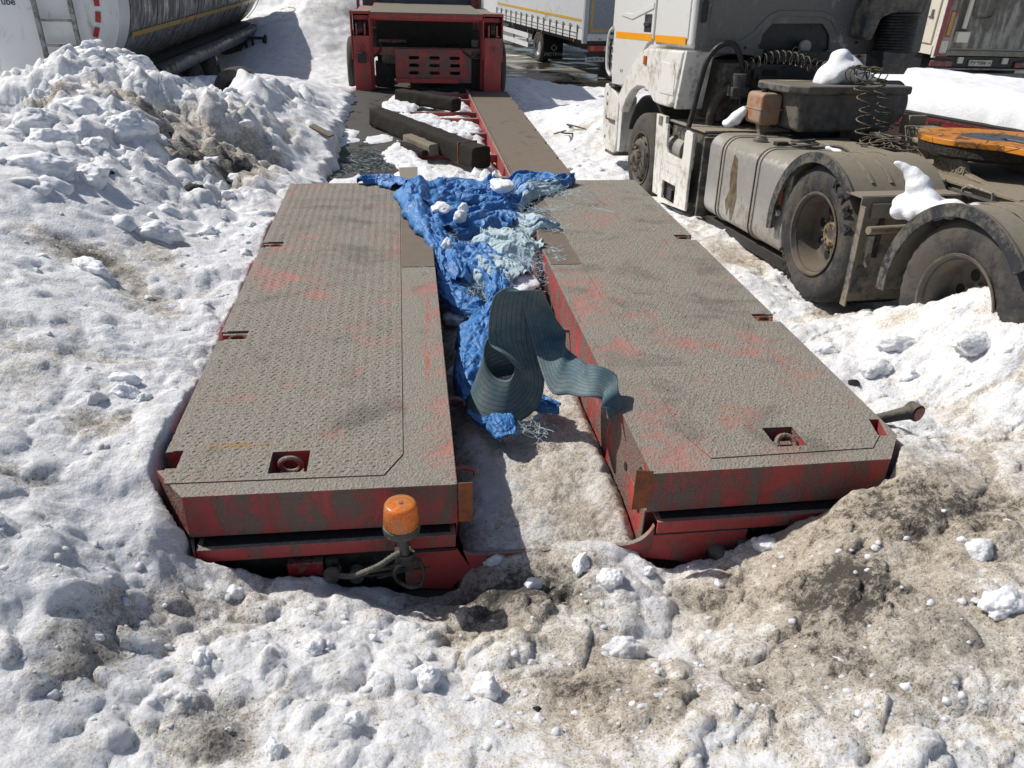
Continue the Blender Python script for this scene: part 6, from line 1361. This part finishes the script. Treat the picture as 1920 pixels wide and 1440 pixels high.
# local: y points back along the rail away from us, so the rail runs to -y
MB().box(0, 2.5, -7.5, .0, .80, .93).build('deck_frame', M_RED, FB, .01)
MB().box(-.02, .0, -7.5, .0, .78, .935).box(-.025, -.021, -7.5, 0, .90, .93).build('side_rail', dirty('red rail paint', '8a1c24', '3c2a28', .5, .3, 5, .5, dirt2='1a1414', amt2=.6), FB, .004)
MB().box(.0, 2.5, -7.5, 0, .931, .955).build('deck_boards', M_NEARBLACK, FB)
MB().box(.3, .45, -7.5, .0, .45, .80).build('chassis', M_BLACK, FB)
MB().box(-.005, .1, -7.5, -1.3, .56, .78).build('side_skirt', dirty('dark red skirt', '3a1c1e', '2a2524', .5, .2, 5, .6), FB)
for y in (-1.75, -2.7, -4.0):
    MB().tube([(-.04, y-.06, .82), (-.06, y-.05, .88), (-.06, y+.05, .88), (-.04, y+.06, .82)], .016, 7).build('rope_hook', bpy.data.materials['red rail paint'], FB)
for y in (-1.35, -2.2): MB().box(-.024, -.02, y-.09, y+.09, .80, .88).build('dark_opening', M_NEARBLACK, FB)
simple_wheel(FB, -.02, -.75, .42, .50, 1, .3)
for y in (-1.6, -2.15): MB().box(-.03, .05, y-.22, y+.22, .30, .62).build('tool_box', M_PLAS, FB, .01)
def blanket():
    nx, ny = 46, 120; V = []; F = []
    for j in range(ny):
        for i in range(nx):
            u = i/(nx-1); v = j/(ny-1); x = .16+2.30*u; y = -7.4+7.35*v; e = min(u*3.5, (1-u)*3.5, v*9, (1-v)*9, 1); e = max(0, 1-(1-e)**2.6)**.5
            n_ = mnoise.noise(Vector((x*1.3, y*.8, 2))); n2 = mnoise.noise(Vector((x*6, y*5, 3)))
            V.append((x+.03*n2*(1-e), y, .953+e*(.37+.05*n_+.02*n2)))
    for j in range(ny-1):
        for i in range(nx-1): F.append((j*nx+i, j*nx+i+1, (j+1)*nx+i+1, (j+1)*nx+i))
    m_ = MB().add(V, F); return m_
bl = blanket().build('snow_blanket', M_CLEAN, smooth=180, fix=False); bl.matrix_world = Matrix.Translation((6.02, 11.75, 0)) @ Matrix.Rotation(a_, 4, 'Z')
tag(bl, 'smooth thick blanket of snow lying on the red flatbed', 'snow layer')
# white panel trailer glimpsed top right is the semitrailer's side; far lorry row behind it
FR = empty('parked_lorry', (19, 27, 0), (0, 0, 0), label='dark lorry trailer far behind at the right edge', cat='lorry')
MB().box(-1.2, 1.3, 0, 12, 1.1, 3.8).build('box_body', M_SREAR, FR, .02); MB().box(-.9, 1.0, .2, 12, .5, 1.1).build('chassis', M_BLACK, FR); simple_wheel(FR, -1.2, 2, .5, .5); simple_wheel(FR, 1.3, 2, .5, .5, -1)
# ------------------------------------------------------------------ snow chunks one can pick out
def lay(px, py, z0):
    z = z0
    for _ in range(3):
        p = at(px, py, z); g_ = ground_z(p.x, p.y); z = .5*z+.5*g_
    return at(px, py, z), z
SOLO = [ # photo x, y, level, half sizes, turn, label
 (281, 322, 1.06, .14, .12, .13, .2, 'large squarish white snow block on the left bank above the trodden path'),
 (240, 238, 1.30, .20, .15, .13, .5, 'long bright snow boulder high on the left bank'),
 (292, 262, 1.2, .15, .08, .08, -.5, 'pale slab of snow tilted below the long snow boulder'),
 (82, 188, 1.42, .10, .10, .13, .3, 'upright pointed snow chunk on the crest of the left bank'),
 (140, 215, 1.36, .22, .16, .15, .1, 'wide rounded snow mass on the left bank, under the crest'),
 (60, 232, 1.38, .20, .15, .12, .8, 'rounded snow mass at the left edge below the dirty crest'),
 (95, 262, 1.34, .16, .12, .11, .3, 'snow boulder left of the long bright one, half covered'),
 (180, 275, 1.26, .11, .09, .10, 1.0, 'blocky snow lump in the middle of the left bank'),
 (75, 310, 1.3, .20, .14, .10, .1, 'flat topped snow slab lower on the left bank'),
 (165, 330, 1.2, .16, .12, .09, -.3, 'snow slab beside the squarish block, on its left'),
 (290, 440, .98, .17, .09, .08, .2, 'snow hump lying by the trodden path left of the trailer'),
 (395, 435, .88, .07, .05, .05, .1, 'small domed snow lump near the far left corner of the left deck'),
 (430, 368, .90, .07, .05, .05, .4, 'small pointed snow lump above the trodden path'),
 (165, 500, 1.08, .14, .07, .06, -.6, 'snow slab overhanging the dark dirt streak on the left'),
 (170, 108, 1.52, .20, .18, .17, .2, 'snow mound at the very top of the left bank, before the tanker ladder'),
 (255, 122, 1.46, .22, .16, .14, .4, 'broad snow mound before the silver tank barrel'),
 (400, 108, 1.2, .07, .07, .13, .4, 'thin jagged snow slab sticking up under the tanker tube'),
 (415, 350, .95, .05, .05, .05, 0, 'snow knob on the dirty slope above the path'),
 (270, 752, .88, .045, .04, .04, .3, 'white snow knob near the left deck edge'), (235, 735, .9, .06, .05, .05, .3, 'whitish lump of three beside the left deck'),
 (175, 750, .92, .06, .035, .045, .9, 'crusty crumpled snow piece left of the whitish lumps'),
 (230, 712, .92, .08, .05, .04, .1, 'low snow hump behind the whitish lumps'),
 (440, 1110, .62, .035, .03, .03, .2, 'small white snow cube just below the left shelf'),
 (375, 1235, .66, .04, .055, .04, .2, 'curved white snow shell in the left foreground'),
 (515, 1405, .72, .028, .04, .045, .1, 'upright white snow piece at the bottom left'),
 (590, 1218, .62, .03, .025, .03, .3, 'small pale snow knob left of centre in the foreground'),
 (800, 1270, .64, .045, .04, .045, .3, 'round snow lump left of the heart shaped one'),
 (912, 1292, .66, .045, .055, .055, .5, 'heart shaped white snow chunk in the middle foreground'),
 (1175, 1218, .60, .075, .045, .05, -.1, 'long snow slab with a dirty face in the foreground'),
 (660, 1352, .70, .035, .025, .025, .5, 'oval snow pebble at the bottom, left of centre'),
 (1090, 1060, .56, .03, .06, .045, -.5, 'elongated snow lump below the crossbeam'),
 (1145, 1085, .56, .05, .05, .05, .4, 'big rounded snow lump below the right gusset'),
 (1000, 1098, .55, .035, .03, .03, .2, 'small snow cone below the crossbeam'),
 (930, 1050, .55, .05, .035, .045, .1, 'greyish snow chunk leaning on the red crossbeam'),
 (1217, 1070, .57, .03, .018, .02, .6, 'small angular snow bit right of the big rounded lump'),
 (1440, 1020, .60, .06, .045, .035, .2, 'white snow piece below the right shelf'), (1415, 1012, .66, .014, .014, .014, .2, 'tiny white snow ball under the right shelf lip'),
 (1545, 655, .72, .10, .07, .05, .1, 'bright snow mass along the outer edge of the right deck'), (1640, 690, .76, .10, .07, .05, .2, 'bright snow mass beside the brown slab on the right'),
 (1705, 705, .76, .05, .04, .045, .2, 'small snow block right of the bright mass'), (1690, 650, .74, .15, .06, .06, -.1, 'brownish snow slab tilted on the right'),
 (1830, 640, .98, .12, .09, .07, .2, 'grubby snow heap in front of the rearmost wheel'),
 (1880, 1130, .82, .09, .055, .045, .2, 'clean snow ledge at the right edge of the foreground'), (1840, 1035, .84, .05, .05, .05, .2, 'ice crust with a sharp tip on the right'),
]
for i, (px, py, z, a, b, c, rz, lb) in enumerate(SOLO):
    p, z = lay(px, py, z); d_ = any(w in lb for w in ('dirty', 'brown', 'grubby', 'greyish', 'crust', 'pale slab'))
    clod_obj('snow_chunk', (p.x, p.y, z-c*.12), (a, b, c), 300+i, lb, 'snow chunk', 'picked out snow chunks', M_LUMP if d_ else M_CLEAN, rz, 5, .30)
rnd = random.Random(12)
def scatter(name, parts, seed, mat):
    '''broken snow that lies about: one mesh'''
    P = []
    for n, box, zz, r0, r1 in parts:
        for i in range(n):
            p = at(rnd.uniform(box[0], box[2]), rnd.uniform(box[1], box[3]), zz); r = r0*(r1/r0)**(rnd.random()**2.2)
            if -1.06 < p.x < 2.14 and 2.25 < p.y < 6.9: continue
            P.append((p.x, p.y, r))
    A = np.array(P); Z = terrain_fields(A[:, 0][None], A[:, 1][None])[0][0]; m_ = MB()
    for i, (x, y, r) in enumerate(P):
        vs, fs = clod((x, y, Z[i]-r*.22), (r, r*rnd.uniform(.6, 1), r*rnd.uniform(.45, .8)), seed+i, 2 if r < .02 else 3, .34); m_.add(vs, fs)
    return tag(m_.build(name, mat, smooth=180, fix=False), kind='stuff')
scatter('snow_rubble', [(60, (20, 190, 480, 420), 1.1, .03, .12), (40, (20, 420, 380, 900), .95, .01, .04), (170, (60, 1110, 1250, 1430), .62, .006, .024), (110, (1250, 1000, 1910, 1430), .72, .006, .020), (50, (1240, 400, 1640, 700), .52, .012, .05), (50, (300, 380, 520, 640), .88, .015, .05), (40, (960, 120, 1130, 330), .35, .03, .10)], 500, M_LUMP)
scatter('clean_snow_rubble', [(26, (20, 190, 480, 420), 1.1, .04, .13), (50, (60, 1080, 1250, 1430), .62, .008, .026), (30, (1250, 1000, 1910, 1430), .72, .007, .022), (20, (1400, 600, 1900, 760), .72, .02, .05)], 1500, M_CLEAN)
# grit and small debris
for i, (px, py, z, r_, lb) in enumerate([(365, 352, .98, .07, 'dark wet stone at the foot of the dirty slope'), (292, 217, 1.3, .05, 'dark pebble in the snow high on the left bank'), (322, 251, 1.22, .05, 'dark green brown clod on the left bank'), (204, 321, 1.1, .03, 'small dark stone left of the squarish snow block'), (1600, 716, .72, .03, 'dark wet stone under the snow beside the right deck'), (1008, 1330, .62, .012, 'black speck of gravel in the foreground')]):
    p, z = lay(px, py, z); clod_obj('stone', (p.x, p.y, z-r_*.2), (r_*1.3, r_, r_*.6), 900+i, lb, 'stone', None, M_NEARBLACK)
p, z = lay(603, 250, .8)
o = MB().box(-.16, .16, -.04, .04, -.012, .012).build('wood_splinter', M_GREYW, bev=.004); o.location = (p.x, p.y, z+.03); o.rotation_euler = (.2, .25, -.7); tag(o, 'brown splinter of board stuck in the snow left of the low bed', 'wood scrap')
p, z = lay(1062, 262, .3); cp = []
for t in np.linspace(0, 1, 40): cp.append((p.x-.15+.55*t+.10*math.sin(t*17), p.y+.25*math.cos(t*11)+.5*t, z+.03+.10*abs(math.sin(t*7))))
tag(MB().tube(catmull(cp, 3), .012, 6).build('loose_cable', M_CABLE), 'tangle of grey green cable on the snow right of the low bed', 'cable')
